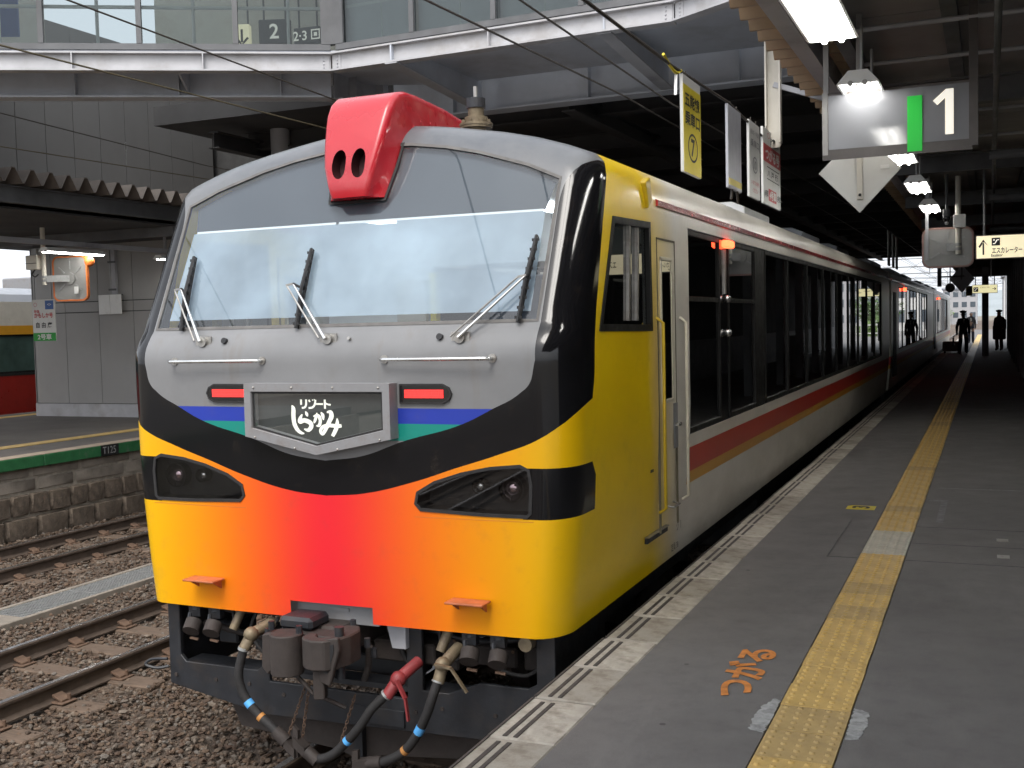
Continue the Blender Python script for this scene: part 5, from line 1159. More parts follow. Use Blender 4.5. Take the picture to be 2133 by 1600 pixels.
for k in range(14):
    y = 6.0 + 2.3*k; wn_ = MB().box(LX-.03, LX-.02, y+.12, y+2.18, .90, 1.68).build('window', 'lt_glass', lt); MB().box(LX-.2, LX-.005, y-.10, y+.12, .86, 1.72).build('window_pillar', 'window_frame', lt)
    for q in (.35, 1.3): MB().box(LX-.75, LX-.3, y+q, y+q+.5, .5, 1.30).build('seat', 'mirror_back', lt, bevel=.05)
MB().box(LX-2.8, LX-2.7, 6, 38, .87, 1.67).build('far_side', 'lt_white', lt); MB().box(LX-2.7, LX-.2, 6, 38, .72, .79).build('floor', 'cab_dark', lt)
MB().box(LX-1.6, LX-1.2, 6.2, 37.8, 1.63, 1.66).build('ceiling_light', 'lt_lamp', lt)
for y0 in (14.5, 20): 
    ac = MB().box(LX-2.2, LX-.35, y0, y0+3.2, 2.70, 3.10).build('roof_unit', 'frame_grey', lt, bevel=.03)
    for k in range(7): MB().box(LX-.345, LX-.33, y0+.1, y0+3.1, 2.74+.048*k, 2.765+.048*k).build('louvre', 'ink', ac)

# ================================================================== THINGS ON THE LEFT PLATFORM
mr = thing('safety_mirror', (-12.35, 14.4, 0), 'rounded square mirror with orange frame hanging from left canopy, seen from behind', 'mirror')
def rrect(w, h, r, n=5):
    P = []
    for cx, cz, a0 in ((w/2-r,h/2-r,0),(-w/2+r,h/2-r,90),(-w/2+r,-h/2+r,180),(w/2-r,-h/2+r,270)):
        P += [(cx+r*math.cos(R(a0+90*k/n)), cz+r*math.sin(R(a0+90*k/n))) for k in range(n+1)]
    return P
def mirror(t, c, w, h, u, frame, pole_top, arm):
    c, u = Vector(c), Vector(u).normalized(); v = Vector((0,0,1)); n = u.cross(v)
    MB().prism(rrect(w, h, .10), c, u, v, -n*.04).build('mirror_plate', 'mirror_back', t, smooth=40)
    P = rrect(w+.025, h+.025, .11); Q = rrect(w-.03, h-.03, .09); k = len(P); b = MB()
    for zz in (0.004, -.055): b.add([c+u*p[0]+v*p[1]+n*zz for p in P]+[c+u*p[0]+v*p[1]+n*zz for p in Q], [(i,(i+1)%k,k+(i+1)%k,k+i) for i in range(k)])
    b.add([c+u*p[0]+v*p[1]+n*.004 for p in P]+[c+u*p[0]+v*p[1]-n*.055 for p in P], [(i,(i+1)%k,k+(i+1)%k,k+i) for i in range(k)]); b.build('frame', frame, t, smooth=40)
    for a in (38, 90, 142, 218, 322):
        d = u*math.cos(R(a))*w*.5 + v*math.sin(R(a))*h*.5; MB().beam(c+d*.42+n*.006, c+d*.86+n*.006, .022, .014, up=n).build('rib', 'galv', t)
    MB().cyl(c+n*.0, c+n*.03, w*.16, 20).build('boss', 'mirror_back', t, smooth=40)
    pt = Vector(pole_top); MB().cyl(pt, Vector((pt.x, pt.y, c.z-.1)), .038, 12).build('pole', 'cream', t, smooth=40)
    e = Vector((pt.x, pt.y, c.z)); MB().beam(e, c+n*.02, .06, .11).build('arm', 'galv', t)
    for dz in (.03,-.03): MB().cyl(e+Vector((0,0,dz-.02)), e+Vector((0,0,dz+.02)), .048, 12).build('clamp', 'galv', t, smooth=40)
mirror(mr, (-12.42, 14.30, 2.64), .64, .74, (1,.18,0), 'mirror_orange', (-12.74, 14.05, 3.5), 0)
MB().sphere((-12.10, 14.42, 2.92), .09, 10, 6).build('reflector_cap', 'mirror_orange', mr, smooth=180)
MB().box(-12.30,-12.22,14.26,14.275,2.38,2.50).build('label_plate', 'white_paint', mr)
jb = thing('junction_box', (-12.95, 14.0, 2.75), 'cream metal junction box under lamp beside the orange-framed mirror', 'box')
MB().box(-13.06,-12.80,13.96,14.14,2.80,3.04).build('case', 'cream', jb, bevel=.01); MB().box(-13.05,-12.81,13.955,13.962,2.90,2.91).build('lid_line', 'ink', jb)
MB().tube(smooth_path([(-12.92,14.03,2.80),(-12.96,14.0,2.73),(-12.90,14.0,2.68),(-12.84,14.02,2.72)]), .012, 6).build('cable', 'rubber', jb); MB().box(-12.95,-12.85,14.0,14.05,3.04,3.15).build('mount', 'galv', jb)

def board(name, t, c, u, w, h, mat, th=.02):
    c, u = Vector(c), Vector(u).normalized(); n = u.cross(Vector((0,0,1))); o = MB().obox(c, u*w/2, n*th/2, Vector((0,0,h/2))).build(name, mat, t); return o, c + n*(th/2), u, n
def patch(t, c, u, n, x0, x1, z0, z1, mat, name='colour_field', d=.002): MB().obox(c + u*(x0+x1)/2 + Vector((0,0,(z0+z1)/2)) + n*d/2, u*(x1-x0)/2, n*d/2, Vector((0,0,(z1-z0)/2))).build(name, mat, t)
def word(t, c, u, n, body, x, z, w, h, mat, bold=.02, ext=.004): text_mb(body, width=w, height=h, o=c+u*x+Vector((0,0,z)), u=u, v=(0,0,1), bold=bold, ext=ext).build('lettering', mat, t)
ls = thing('platform_sign', (-14.3, 15.5, 1.6), 'white hanging board with red and black Japanese text and green foot, left platform', 'sign')
sb2, c, u, n = board('board', ls, (-14.30, 15.5, 1.97), (1,.05,0), .53, .77, 'sign_white')
patch(sb2, c, u, n, -.265,.265,-.385,-.235,'sign_green'); patch(sb2, c, u, n, .04,.235,.20,.365,'sign_blue')
word(sb2,c,u,n,'◯',-.19,.29,.075,.075,'sign_red'); word(sb2,c,u,n,'特急',-.16,.165,.13,.06,'sign_red'); word(sb2,c,u,n,'かもしか号',-.005,.09,.44,.095,'sign_red',.03); word(sb2,c,u,n,'自 由 席',.0,-.09,.38,.11,'ink',.025)
word(sb2,c,u,n,'2号車',0,-.31,.33,.11,'sign_white',.03); word(sb2,c,u,n,'◇',.14,.29,.10,.04,'sign_white')
for s in (-.2,.2): MB().cyl(c+u*s-n*.01+Vector((0,0,.385)), Vector((c.x+u.x*s, c.y-n.y*.01, 3.5)), .006, 6).build('hanger_wire', 'steel_dark', ls)
wb = thing('blank_board', (-14.0, 17.2, 2.1), 'pair of blank white boards hanging on the grey panelled wall', 'board')
for x0 in (-14.60, -14.30): MB().box(x0, x0+.285, 17.20, 17.215, 2.08, 2.47).build('board', 'white_paint', wb)
MB().box(-14.62,-14.0,17.215,17.235,2.455,2.475).build('hanging_bar', 'steel_dark', wb)
cd = thing('wall_conduit', (-14.25, 17.25, 2.5), 'grey conduit pipe running down panelled wall to white boards', 'pipe')
MB().tube(smooth_path([(-14.52,17.24,3.42),(-14.38,17.24,3.42),(-14.31,17.24,3.34),(-14.29,17.24,2.48)]), .022, 8).build('pipe', 'galv', cd, smooth=60); MB().box(-14.27,-14.17,17.23,17.30,2.48,3.44).build('trunking', 'steel_grey', cd)
for zz in (2.55, 3.1): MB().box(-14.34,-14.15,17.215,17.23,zz,zz+.04).build('strap', 'steel_dark', cd)

# ================================================================== OVERHEAD WIRES
def wire(pts, r, label, mat='wire', group='overhead wires'):
    o = MB().tube(pts, r, 6).build('overhead_wire', mat, o=pts[0]); return tag(o, label, 'wire', group)
pm('wire', (.04,.032,.024), .6, var=.2); pm('wire_copper', (.12,.10,.06), .5, .5, var=.2)
wire([(-1.55,-8,3.70),(-1.55,6.7,3.87),(-1.55,11.05,4.01),(-1.55,30,4.1),(-1.55,200,4.1)], .009, 'contact wire directly above the striped train')
wire([(-.9,-8,3.86),(-.9,6.68,3.80),(-.9,10.5,3.77),(-.9,30,4.2),(-.9,60,4.4)], .008, 'thin dark wire over the right side of the train roof')
wire([(-5.25,-8,3.9),(-5.25,6.5,3.985),(-5.25,11.3,4.04),(-5.25,30,4.1),(-5.25,200,4.1)], .009, 'brownish contact wire above the middle track', 'wire_copper')
wire([(-5.25,-8,4.75),(-5.25,7.25,4.52),(-5.25,11.3,4.41),(-5.25,14.0,4.38),(-5.25,60,4.38)], .009, 'upper dark messenger wire above the middle track')
wire([(-9,-8,5.2),(-9,9.9,4.37),(-9,13.7,4.20),(-9,20,4.2),(-9,60,4.3)], .007, 'upper messenger wire above the far track')
wire([(-9,-8,3.9),(-9,9.9,3.97),(-9,13.7,4.0),(-9,40,4.05),(-9,200,4.05)], .007, 'contact wire above the far track', 'wire_copper')
hg = thing('wire_hanger', (-9, 12, 4.0), 'thin dropper with loop joining the two wires at left', 'wire')
MB().cyl((-9,12,4.0), (-9,12,4.20), .005, 5).build('dropper', 'galv', hg); MB().tube([(-9, 12+.022*math.cos(a), 4.255+.06*math.sin(a)) for a in np.linspace(0,6.2832,14)], .005, 5, False).build('loop', 'galv', hg)
MB().tube([(-.1,-4,3.40),(-.1,5.7,3.43),(-.1,7.5,3.44),(-.1,9.3,3.50),(-.1,11.2,3.42)], .011, 6).build('overhead_wire', 'wire')
o = COL.objects[-1]; tag(o, 'dark cord from which the platform banners hang', 'wire', 'overhead wires')
hp = thing('hanger_post', (-.02, 11.25, 3.4), 'cream steel channel post hanging from the canopy edge beside the banners', 'post')
MB().prism([(-.075,3.42),(-.05,3.38),(.05,3.38),(.075,3.42),(.075,5.2),(-.075,5.2)], (-.06,11.22,0), (1,0,0), (0,0,1), (0,.02,0)).box(-.135,-.12,11.14,11.219,3.42,5.2).box(.0,.015,11.14,11.219,3.42,5.2).build('channel', 'cream', hp)
MB().cyl((-.06,11.15,3.44), (-.06,11.30,3.44), .012, 8).build('bolt', 'ink', hp); MB().beam((-.06,11.235,4.0), (.6,11.235,3.75), .05, .05).build('brace', 'steel_grey', hp)
yt = thing('yellow_tape', (-.1,7.4,3.45), 'yellow tape knotted round the banner cord', 'tape')
MB().tube(smooth_path([(-.1,7.30,3.475),(-.1,7.45,3.435),(-.1,7.62,3.415),(-.1,7.76,3.455)]), .011, 6).build('wrap', 'sign_yellow', yt); MB().beam((-.1,7.62,3.40), (-.09,7.56,3.25), .02, .006).build('tail', 'white_paint', yt)

# banners (face towards the platform, +X side and the camera at -Y end)
def banner(y0, y1, z0, z1, label, mat, words, fields=()):
    t = thing('hanging_banner', (-.1, y0, z0), label, 'sign', 'signs hanging on the cord')
    w, h = y1-y0, z1-z0; o = MB().box(-.112, -.088, y0, y1, z0, z1).build('board', 'sign_white' if mat == 'sign_yellow' else mat, t, bevel=.003)
    c, u, n = Vector((-.088, (y0+y1)/2, (z0+z1)/2)), Vector((0,1,0)), Vector((1,0,0))
    for f in fields: patch(o, c, u, n, f[0]*w, f[1]*w, f[2]*h, f[3]*h, f[4])
    for (bd, x, z, ww, hh, m2, bo) in words: word(o, c, u, n, bd, x*w, z*h, ww*w, hh*h, m2, bo)
    for q in (.25,.75): MB().tube([(-.1, y0+w*q-.015, z1-.03),(-.1, y0+w*q, z1+.035),(-.1, y0+w*q+.015, z1-.03)], .004, 5).build('tie', 'wire', t)
    return t
ring = '◯'
banner(7.76, 8.27, 2.75, 3.44, 'yellow banner with black Japanese text and circled seven', 'sign_yellow', [('五能線',0,.26,.84,.15,'ink',.03),('乗車口',0,.07,.84,.15,'ink',.03),('◯',.0,-.22,.56,.30,'ink',.015),('7',.0,-.22,.22,.19,'ink',.03)], [(-.495,.495,-.495,.40,'sign_yellow')])
b2 = banner(9.23, 9.75, 2.79, 3.48, 'blank pale grey banner with yellow foot hanging second on the cord', 'sign_pale', [], [(-.49,.49,-.46,-.38,'sign_yellow')])
MB().tube([(-.1,9.42,2.80),(-.1,9.36,2.70)], .012, 6).tube([(-.1,9.6,2.80),(-.1,9.64,2.69)], .012, 6).build('tail_tie', 'wire', b2)
banner(10.11, 10.60, 2.80, 3.49, 'narrow white banner with faint grey text and circled ten', 'sign_white', [('新幹線・特急用',0,.36,.80,.07,'frame_grey',.01),('乗車口',0,.22,.78,.10,'frame_grey',.02),('◯',0,-.06,.48,.22,'frame_grey',.02),('10',0,-.06,.28,.12,'frame_grey',.02),('いまでお待ち',0,-.30,.76,.06,'sign_red',.01),('ください',0,-.40,.5,.06,'sign_red',.01)])
banner(10.78, 11.72, 2.80, 3.53, 'white banner with red bands, last and widest on the cord', 'sign_white', [('◯',-.22,.42,.15,.07,'sign_red',.02),('指定席',.15,.38,.5,.11,'ink',.02),('つがる号',0,.17,.8,.17,'sign_white',.035),('八 戸 行',0,-.08,.6,.09,'ink',.02),('4号車',.0,-.36,.38,.13,'sign_white',.03),('6号車',-.36,-.36,.2,.09,'ink',.02),('5号車',.36,-.36,.2,.09,'ink',.02)], [(-.49,.49,.06,.29,'sign_red'),(-.22,.22,-.44,-.28,'sign_red'),(-.3,.4,.0,.01,'ink'),(-.3,.4,-.16,-.15,'ink')])
for (yy, lb) in ((25.0, 'first of the distant banners edge-on beyond the white roof unit'), (26.2, 'second of the distant banners edge-on beyond the white roof unit'), (27.2, 'third of the distant banners edge-on beyond the white roof unit')):
    banner(yy, yy+.5, 2.75, 3.5, lb, 'sign_white', [])

# ================================================================== SIGNS UNDER THE RIGHT CANOPY
ps = thing('platform_number_sign', (1.32, 7.9, 2.6), 'grey illuminated box sign with green bar and white numeral one', 'sign')
x0, x1, y0, z0, z1 = .85, 1.80, 7.9, 2.80, 3.22
MB().box(x0, x1, y0, y0+.16, z0, z1).build('sign_box', 'sign_frame', ps, bevel=.004)
MB().box(x0+.04, x1-.002, y0-.004, y0-.001, z0+.035, z1-.02).build('face', 'sign_grey', ps)
MB().box(x0, x0+.036, y0-.012, y0-.0005, z0, z1).build('frame_stile', 'sign_frame_lit', ps)
MB().box(x1-.02, x1+.035, y0-.012, y0+.17, z0-.01, 3.75).build('frame_stile', 'sign_frame', ps); MB().box(x0, x1, y0-.008, y0-.0005, z0-.035, z0+.03).build('frame_rail', 'sign_frame', ps)
MB().box(1.40,1.493,y0-.012,y0-.005,z0-.02,z1-.075).build('green_bar', 'green_lit', ps)
MB().prism([(0,0),(.052,0),(.052,.295),(.005,.295),(-.075,.225),(-.048,.195),(0,.238)], (1.635, y0-.012, z0+.075), (1,0,0), (0,0,1), (0,.006,0)).build('numeral_one', 'one_lit', ps)
for xx in (x0+.02, 1.09): MB().box(xx-.02, xx+.015, y0+.05, y0+.09, z1, 3.75).build('hanger', 'sign_frame_lit', ps)
dm = thing('diamond_board', (1.09, 8.35, 2.5), 'white diamond shaped board hanging below the platform number sign', 'sign')
MB().prism([(0,-.30),(.285,0),(0,.285),(-.285,0)], (1.045, 8.35, 2.735), (1,0,0), (0,0,1), (0,.012,0)).build('board', 'sign_white', dm, bevel=.002)
MB().box(1.03,1.07,8.315,8.348,2.53,3.65).build('post', 'cream', dm); MB().sphere((1.05,8.312,2.56), .011, 8, 5).build('bolt', 'ink', dm); MB().box(1.19,1.25,8.344,8.349,2.74,2.765).build('label', 'white_paint', dm)
m2 = thing('safety_mirror', (1.35, 16.6, 2.3), 'rounded square mirror seen from behind, hanging under the right canopy', 'mirror')
mirror(m2, (1.36, 16.8, 2.62), .66, .54, (1,0,0), 'mirror_rim', (1.50, 16.7, 3.6), 0)
MB().box(1.44,1.60,16.58,16.68,2.88,3.06).build('box', 'white_paint', m2, bevel=.006); MB().box(1.07,1.11,16.7,16.74,2.45,3.6).build('side_post', 'steel_grey', m2)
cc = thing('security_camera', (1.38, 16.4, 3.0), 'small dark dome camera hanging in front of the mirror', 'camera'); MB().cyl((1.36,16.4,3.6),(1.36,16.4,3.12),.02,8).cyl((1.36,16.4,3.12),(1.36,16.4,3.02),.05,14).build('mount','steel_dark',cc,smooth=40); MB().sphere((1.36,16.4,3.0),.055,12,8).build('dome','black_gloss',cc,smooth=180); MB().sphere((1.36,16.38,2.93),.025,8,6).build('lens','white_paint',cc)
def lit_sign(c, w, h, label, words, mat='sign_lit'):
    t = thing('direction_sign', c, label, 'sign', 'lit escalator signs'); c = Vector(c)
    MB().box(c.x, c.x+w, c.y, c.y+.16, c.z, c.z+h).build('sign_box', 'sign_frame', t, bevel=.005)
    f = MB().box(c.x+.012, c.x+w-.012, c.y-.006, c.y-.001, c.z+.012, c.z+h-.012).build('face', mat, t)
    for (bd, x, z, ww, hh) in words: text_mb(bd, width=ww, height=hh, o=(c.x+x, c.y-.007, c.z+z), u=(1,0,0), v=(0,0,1), bold=.02, ext=.003).build('lettering', 'ink', t)
    for xx in (.1, w-.1): MB().cyl((c.x+xx, c.y+.08, c.z+h), (c.x+xx, c.y+.08, 3.65), .015, 8).build('hanger_rod', 'steel_dark', t)
    return t
es = lit_sign((1.74, 15.0, 2.355), 2.3, .30, 'long pale lit sign with up arrow and escalator text', [('↑',.09,.15,.11,.19),('エスカレーター',.36,.105,.34,.075),('Escalator',.245,.045,.13,.035),('エスカレーター',1.2,.15,.4,.1)])
def esc_icon(t, x, y, z, s): MB().box(x, x+s, y-.010, y-.0065, z, z+s).build('icon_field', 'ink', t); MB().tube([(x+s*.15,y-.011,z+s*.25),(x+s*.38,y-.011,z+s*.25),(x+s*.65,y-.011,z+s*.72),(x+s*.88,y-.011,z+s*.72)], s*.07, 5).cyl((x+s*.28,y-.013,z+s*.72),(x+s*.28,y-.010,z+s*.72),s*.1,8).build('icon_line', 'one_lit', t)
esc_icon(es, 1.925, 15.0, 2.52, .095); MB().box(2.295,2.302,14.990,14.995,2.37,2.64).build('divider', 'sign_frame', es)
e2 = lit_sign((1.36, 40.0, 2.33), .78, .28, 'small distant lit sign with escalator pictogram and right arrow', [('エスカレーター',.40,.19,.30,.06),('→',.68,.14,.12,.10)], 'sign_lit_far'); esc_icon(e2, 1.40, 40.0, 2.38, .15)
yb = thing('warning_box', (1.22, 41.5, 2.3), 'yellow equipment box beside the distant escalator sign', 'box'); MB().box(1.14,1.34,41.5,41.7,2.28,2.62).build('case','sign_yellow',yb,bevel=.01); MB().cyl((1.24,41.48,2.45),(1.24,41.5,2.45),.06,12).build('dial','ink',yb); MB().cyl((1.24,41.6,2.62),(1.24,41.6,3.6),.015,6).build('rod','steel_dark',yb)
s3 = thing('signal_mirror', (.95, 36, 2.3), 'dark round departure mirror and diamond hanging near the far platform end', 'mirror'); MB().cyl((.80,36,2.46),(.80,36.05,2.46),.14,20).build('mirror_disc','steel_dark',s3,smooth=40); MB().prism([(0,-.42),(.36,0),(0,.42),(-.36,0)],(1.13,36.1,2.72),(1,0,0),(0,0,1),(0,.015,0)).build('diamond','sign_pale',s3)
MB().beam((.5,36.05,2.80),(1.2,36.05,2.80),.04,.04).cyl((.80,36.06,2.46),(.80,36.06,3.6),.018,6).cyl((1.13,36.08,2.7),(1.13,36.08,3.6),.018,6).box(.44,.56,36,36.05,2.5,3.1).build('bracket','steel_dark',s3)

# ================================================================== PEOPLE
def person(x, y, face, H, label, joints_mod, clothes, cap=None, extra=None):
    t = thing('person', (x, y, 0), label, 'person'); k = H/1.75
    J = {'pelvis':(0,0,.95),'waist':(0,0,1.08),'chest':(0,.0,1.32),'neck':(0,.01,1.48),'head0':(0,.02,1.56),'head1':(0,.025,1.65),'head2':(0,.01,1.72),
         'shL':(-.17,0,1.41),'elL':(-.215,.0,1.14),'wrL':(-.225,.05,.90),'haL':(-.22,.07,.80),'shR':(.17,0,1.41),'elR':(.215,.0,1.14),'wrR':(.225,.05,.90),'haR':(.22,.07,.80),
         'hipL':(-.09,0,.90),'knL':(-.10,.03,.50),'anL':(-.10,-.01,.10),'toL':(-.11,.14,.04),'hipR':(.09,0,.90),'knR':(.10,.03,.50),'anR':(.10,-.01,.10),'toR':(.11,.14,.04)}
    J.update(joints_mod)
    RD = {'pelvis':(.175,.125),'waist':(.165,.115),'chest':(.185,.125),'neck':(.06,.06),'head0':(.075,.085),'head1':(.082,.10),'head2':(.06,.075),'shL':(.085,.085),'elL':(.064,.064),'wrL':(.042,.042),'haL':(.035,.045),'shR':(.085,.085),'elR':(.064,.064),'wrR':(.042,.042),'haR':(.035,.045),'hipL':(.10,.10),'knL':(.085,.088),'anL':(.07,.078),'toL':(.04,.03),'hipR':(.10,.10),'knR':(.085,.088),'anR':(.07,.078),'toR':(.04,.03)}
    E = [('pelvis','waist'),('waist','chest'),('chest','neck'),('neck','head0'),('head0','head1'),('head1','head2'),('chest','shL'),('shL','elL'),('elL','wrL'),('wrL','haL'),('chest','shR'),('shR','elR'),('elR','wrR'),('wrR','haR'),('pelvis','hipL'),('hipL','knL'),('knL','anL'),('anL','toL'),('pelvis','hipR'),('hipR','knR'),('knR','anR'),('anR','toR')]
    nm = list(J); ca, sa = math.cos(face), math.sin(face)
    rot = lambda p: (k*(p[0]*ca-p[1]*sa), k*(p[0]*sa+p[1]*ca), k*p[2])
    me = bpy.data.meshes.new('body'); me.from_pydata([rot(J[n]) for n in nm], [(nm.index(a), nm.index(b)) for a, b in E], [])
    o = bpy.data.objects.new('tmp', me); COL.objects.link(o); o.modifiers.new('s', 'SKIN')
    for i, n in enumerate(nm):
        sv = me.skin_vertices[0].data[i]; sv.radius = (RD[n][0]*k, RD[n][1]*k); sv.use_root = (n == 'pelvis')
    sbm = o.modifiers.new('d', 'SUBSURF'); sbm.levels = 2
    dg = bpy.context.evaluated_depsgraph_get(); dg.update(); m2 = bpy.data.meshes.new_from_object(o.evaluated_get(dg)); bpy.data.objects.remove(o)
    m2.materials.clear()
    for q in ('skin', clothes[0], clothes[1], 'hair', 'ink'): m2.materials.append(M[q])
    hb = {n: Vector(rot(J[n])) for n in nm}
    for p in m2.polygons:
        c = p.center; p.use_smooth = True
        best = min(nm, key=lambda n: (hb[n]-c).length)
        if best.startswith('head'): p.material_index = 3 if (c.z > k*1.69 or (c.x*(-sa)+c.y*ca) < -.01) else 0
        elif best in ('haL','haR'): p.material_index = 0
        elif best in ('hipL','hipR','knL','knR','anL','anR'): p.material_index = 2
        elif best in ('toL','toR'): p.material_index = 4
        else: p.material_index = 1
    link('body', m2, t, (x, y, 0))
    W = lambda p: Vector(rot(p)) + Vector((x, y, 0))
    f_ = MB(); nv = Vector((-sa, ca, 0)); rv = Vector((ca, sa, 0))
    for s in (-1, 1): f_.sphere(W((s*.032,.115,1.655)), .010*k, 6, 4)
    f_.build('eyes', 'ink', t); MB().sphere(W((0,.13,1.625)), .016*k, 6, 4).build('nose', 'skin', t); MB().obox(W((0,.112,1.585)), rv*.022, nv*.006, Vector((0,0,.005))).build('mouth', 'sign_red', t)
    for s in (-1, 1): MB().sphere(W((s*.088,.02,1.64)), .022*k, 6, 4).build('ear', 'skin', t)
    if cap:
        cpm = MB(); c = W((0,.01,1.74)); cpm.sphere(c, .125*k, 14, 8, (1,1,.55)); cpm.cyl(c+Vector((0,0,.0)), c+Vector((0,0,.045)), .13*k, 14, .145*k); cpm.obox(c+nv*.12+Vector((0,0,-.012)), rv*.07, nv*.05, Vector((0,0,.006))); cpm.build('cap', cap, t, smooth=50)
    if extra: extra(t, W, rv, nv)
    return t
def case1(t, W, rv, nv): MB().prism([(-.035,1.46),(.035,1.46),(0,1.24)], (0,0,0), rv, (0,0,1), nv*.004).build('shirt', 'white_paint', t) if False else MB().obox(W((0,.118,1.36)), rv*.03, nv*.006, Vector((0,0,.09))).build('shirt', 'white_paint', t)
person(.90, 48.8, math.pi+.25, 1.74, 'railwayman in dark suit and cap walking with briefcase on the platform', {'knL':(-.10,.14,.52),'anL':(-.11,.02,.14),'toL':(-.11,.15,.06),'anR':(.10,-.22,.12),'knR':(.10,-.02,.50),'toR':(.11,-.08,.03),'elR':(.235,-.05,1.13),'wrR':(.25,.02,.88),'haR':(.25,.03,.79)}, ('suit','suit'), 'suit', case1)
def walk2(t, W, rv, nv):
    MB().tube([W((.0,.11,1.40)), W((.0,.13,1.25))], .03, 6).build('scarf', 'cream', t)
person(.95, 66.0, math.pi, 1.72, 'person in dark jacket standing behind the railwayman in daylight', {'elR':(.24,.08,1.15),'wrR':(.08,.18,1.10),'haR':(.02,.19,1.10)}, ('jacket','suit'), None, walk2)
def pack(t, W, rv, nv):
    b = MB(); c = W((.0,-.22,1.15)); b.obox(c, rv*.17, nv*.10, Vector((0,0,.24))); b.build('rucksack', 'bag', t, bevel=.05, seg=2)
    MB().obox(W((.0,.0,.82)), rv*.24, nv*.17, Vector((0,0,.32))).build('coat_skirt', 'coat_dark', t, bevel=.06, seg=2)
person(2.28, 52.5, math.pi-.5, 1.74, 'person in long dark coat with rucksack beside the columns', {'elL':(-.27,.03,1.14),'wrL':(-.27,.18,1.0),'haL':(-.27,.24,.98)}, ('coat_dark','coat_dark'), 'suit', pack)
bc = thing('briefcase', (.62, 48.7, .4), 'black briefcase held in the railwayman hand', 'bag'); MB().box(.50,.56,48.5,48.95,.36,.70).build('case','bag',bc,bevel=.02); MB().tube([(.53,48.62,.70),(.55,48.66,.77),(.55,48.80,.77),(.53,48.84,.70)],.012,6).build('handle','bag',bc)
cr_ = thing('luggage_cart', (.3, 47.5, 0), 'low brown box cart standing by the train door near the railwayman', 'cart'); MB().box(.08,.78,49.6,50.6,.10,.50).build('box','wood_light',cr_,bevel=.02)
for xx in (.16,.7):
    for yy in (49.75, 50.4): MB().cyl((xx-.02,yy,.055),(xx+.02,yy,.055),.05,12).build('wheel','rubber',cr_)
bt = thing('vending_stand', (3.0, 33, 0), 'dark upright rack standing between the columns at right', 'rack'); MB().box(2.95,3.35,33.0,33.4,0,1.15).build('case','steel_dark',bt,bevel=.02)
for k in range(5): MB().box(2.93,2.948,33.05,33.35,.2+.18*k,.30+.18*k).build('slot','metal_mid',bt)

# ================================================================== FAR END OF THE STATION
def leaf_tree(x, y, zb, h, rad, label, mat, n=1500, group='trees beyond the station', trunk=True):
    t = thing('tree', (x, y, zb), label, 'tree', group)
    tr = MB(); tr.tube([(x,y,zb),(x+.1,y,zb+h*.3),(x-.1,y+.1,zb+h*.6)], rad*.10, 8, r1=rad*.04)
    for k in range(6):
        a = k*1.05; tr.tube([(x,y,zb+h*(.3+.05*k)), (x+rad*.5*math.cos(a), y+rad*.5*math.sin(a), zb+h*(.55+.05*k))], rad*.035, 5, r1=rad*.012)
    tr.build('trunk', 'bark', t)
    cl = [(RNG.normal(0,.45,3)*np.array([rad,rad,h*.22]) + np.array([x,y,zb+h*.66]), rad*RNG.uniform(.25,.45)) for _ in range(16)]
    b = MB()
    for _ in range(n):
        c, r = cl[RNG.integers(16)]; d = RNG.normal(0,1,3); d /= np.linalg.norm(d); p = Vector(c + d*r*RNG.uniform(.6,1.05)); s_ = rad*RNG.uniform(.035,.075)
        u = Vector(RNG.normal(0,1,3)).normalized(); v = u.orthogonal().normalized(); b.add([p-u*s_, p+v*s_*.6, p+u*s_, p-v*s_*.6], [(0,1,2,3)])
    b.build('crown', mat, t, recalc=False); return t
for i, (x_, y_, h, r_, m_) in enumerate(((-25,30,6.5,3.2,'leaf_pale'),(-26,37,7.5,3.8,'leaf'),(-33,22,5.5,2.6,'leaf'),(6.6,92,2.6,1.2,'leaf_pale'),(9.0,120,5.5,3.0,'leaf'),(-14,190,7,4,'leaf'),(-8,300,5,2.6,'leaf_pale'))):
    leaf_tree(x_, y_, -1.3, h, r_, ['pale green tree behind the red and white train', 'taller dark green tree behind the red and white train', 'small dark tree left of the red and white train', 'small bright green tree beyond the far right platform', 'dark green tree right of the far platform', 'distant dark tree left of the far tracks', 'distant pale tree among the far tracks'][i], m_, 2200 if i < 4 else 900)
for k in range(7):
    y = 74 + 16*k; t = thing('catenary_gantry', (-5, y, -1.2), ['nearest','second','third','fourth','fifth','sixth','farthest'][k] + ' steel catenary gantry beyond the station roof', 'gantry', 'catenary gantries')
    for xx in (-12.5, 3.6): MB().cyl((xx,y,-1.3), (xx,y,6.8), .11, 10).build('mast', 'far_steel', t)
    tb = MB()
    for zz in (5.3, 5.9): tb.beam((-12.5,y,zz), (3.6,y,zz), .07, .07)
    for q in range(16): tb.beam((-12.5+q*1.006,y,5.3 if q % 2 else 5.9), (-12.5+(q+1)*1.006,y,5.9 if q % 2 else 5.3), .035, .035)
    tb.build('truss_beam', 'far_steel', t)
    for xx in TRK: MB().cyl((xx,y,5.3), (xx,y,4.2), .03, 6).beam((xx-1.2,y,4.7), (xx,y,4.15), .03, .03).build('arm', 'far_steel', t)
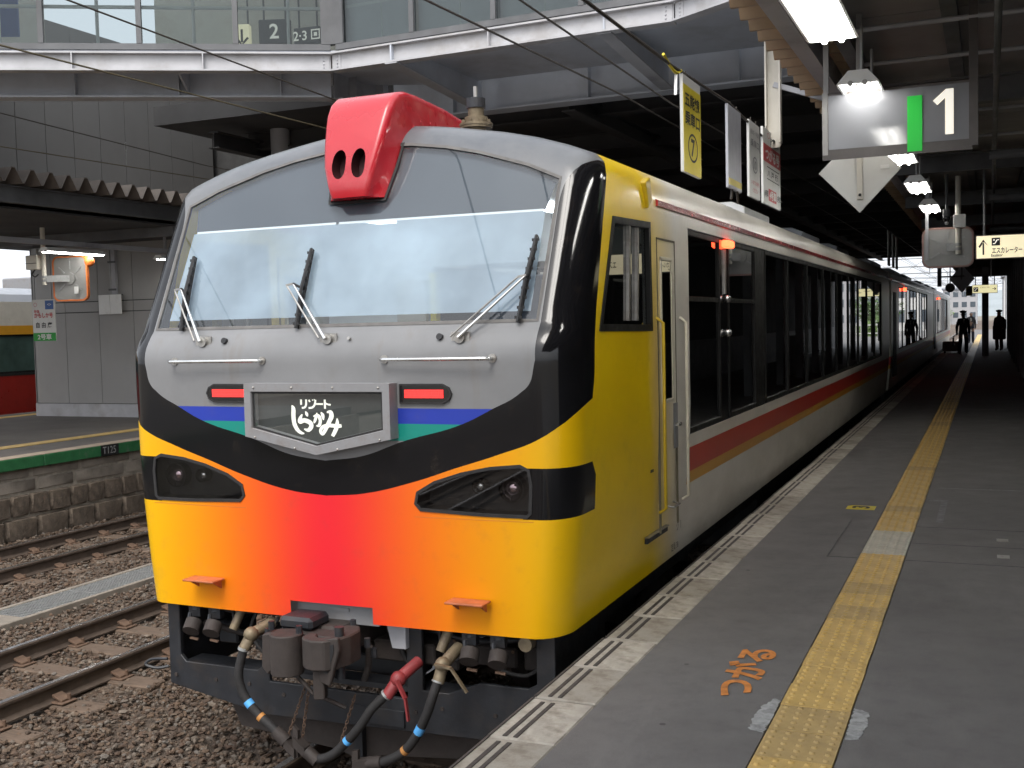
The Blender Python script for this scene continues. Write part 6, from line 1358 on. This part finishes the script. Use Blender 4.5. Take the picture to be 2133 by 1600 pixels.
for k, xx in enumerate((-5.25, -9.0, -1.55, -3.4, 2.2)):
    wire([(xx,63,5.0+.2*k),(xx,74,4.9+.2*k),(xx,200,4.9+.2*k)], .014, ['feeder wire beyond the station over the middle track','feeder wire beyond the station over the far track','feeder wire beyond the station over the platform track','feeder wire between tracks beyond the station','feeder wire beside platform beyond the station'][k])
def far_building(x0, x1, y, h, label, mat, nx, nz, dep=10):
    t = thing('distant_building', ((x0+x1)/2, y, -1.3), label, 'building', 'buildings beyond the station')
    MB().box(x0, x1, y, y+dep, -1.3, h).build('wall', mat, t); MB().box(x0-.3, x1+.3, y-.3, y+dep+.3, h, h+.4).build('roof', 'far_roof', t)
    for i in range(nx):
        for j in range(nz):
            a = x0 + (x1-x0)*(i+.2)/nx; c_ = x0 + (x1-x0)*(i+.8)/nx; z_ = -.3 + (h+.3)*(j+.3)/nz; MB().box(a, c_, y-.06, y+.02, z_, z_+(h+.3)/nz*.5).build('window', 'far_glass', t)
far_building(-22, -12, 260, 5.5, 'low white building with dark windows far down the tracks', 'far_white', 5, 2)
far_building(-9, -1, 300, 7.5, 'grey block with three window rows far down the tracks', 'far_grey', 4, 3)
far_building(3.5, 9, 150, 6.0, 'pale building right of the far platform end', 'far_white', 4, 2)
far_building(11, 24, 190, 10, 'taller grey building at far right beyond the trees', 'far_grey', 6, 4)
far_building(-45, -26, 240, 9, 'wide white building far left beyond the tracks', 'far_white', 7, 3)
far_building(-70, -45, 70, 6, 'pale building behind the trees on the left', 'far_white', 8, 3)
hl_ = MB(); hl_.grid([[(x_, 900 + 60*j, -1.3 + j*6*(.6+.4*math.sin(x_*.006+1)+.2*math.sin(x_*.017))) for x_ in range(-700, 701, 40)] for j in range(5)]); struct('hills', hl_, 'far_hill', smooth=180)
fn = thing('platform_fence', (4.5, 76, 0), 'white rail fence across the far end of the right platform', 'fence')
for k in range(9): MB().box(3.2+.35*k, 3.25+.35*k, 76, 76.05, 0, 1.1).build('post', 'far_white', fn)
for zz in (.45, 1.0): MB().box(3.1, 6.2, 76.05, 76.09, zz, zz+.08).build('rail', 'far_white', fn)
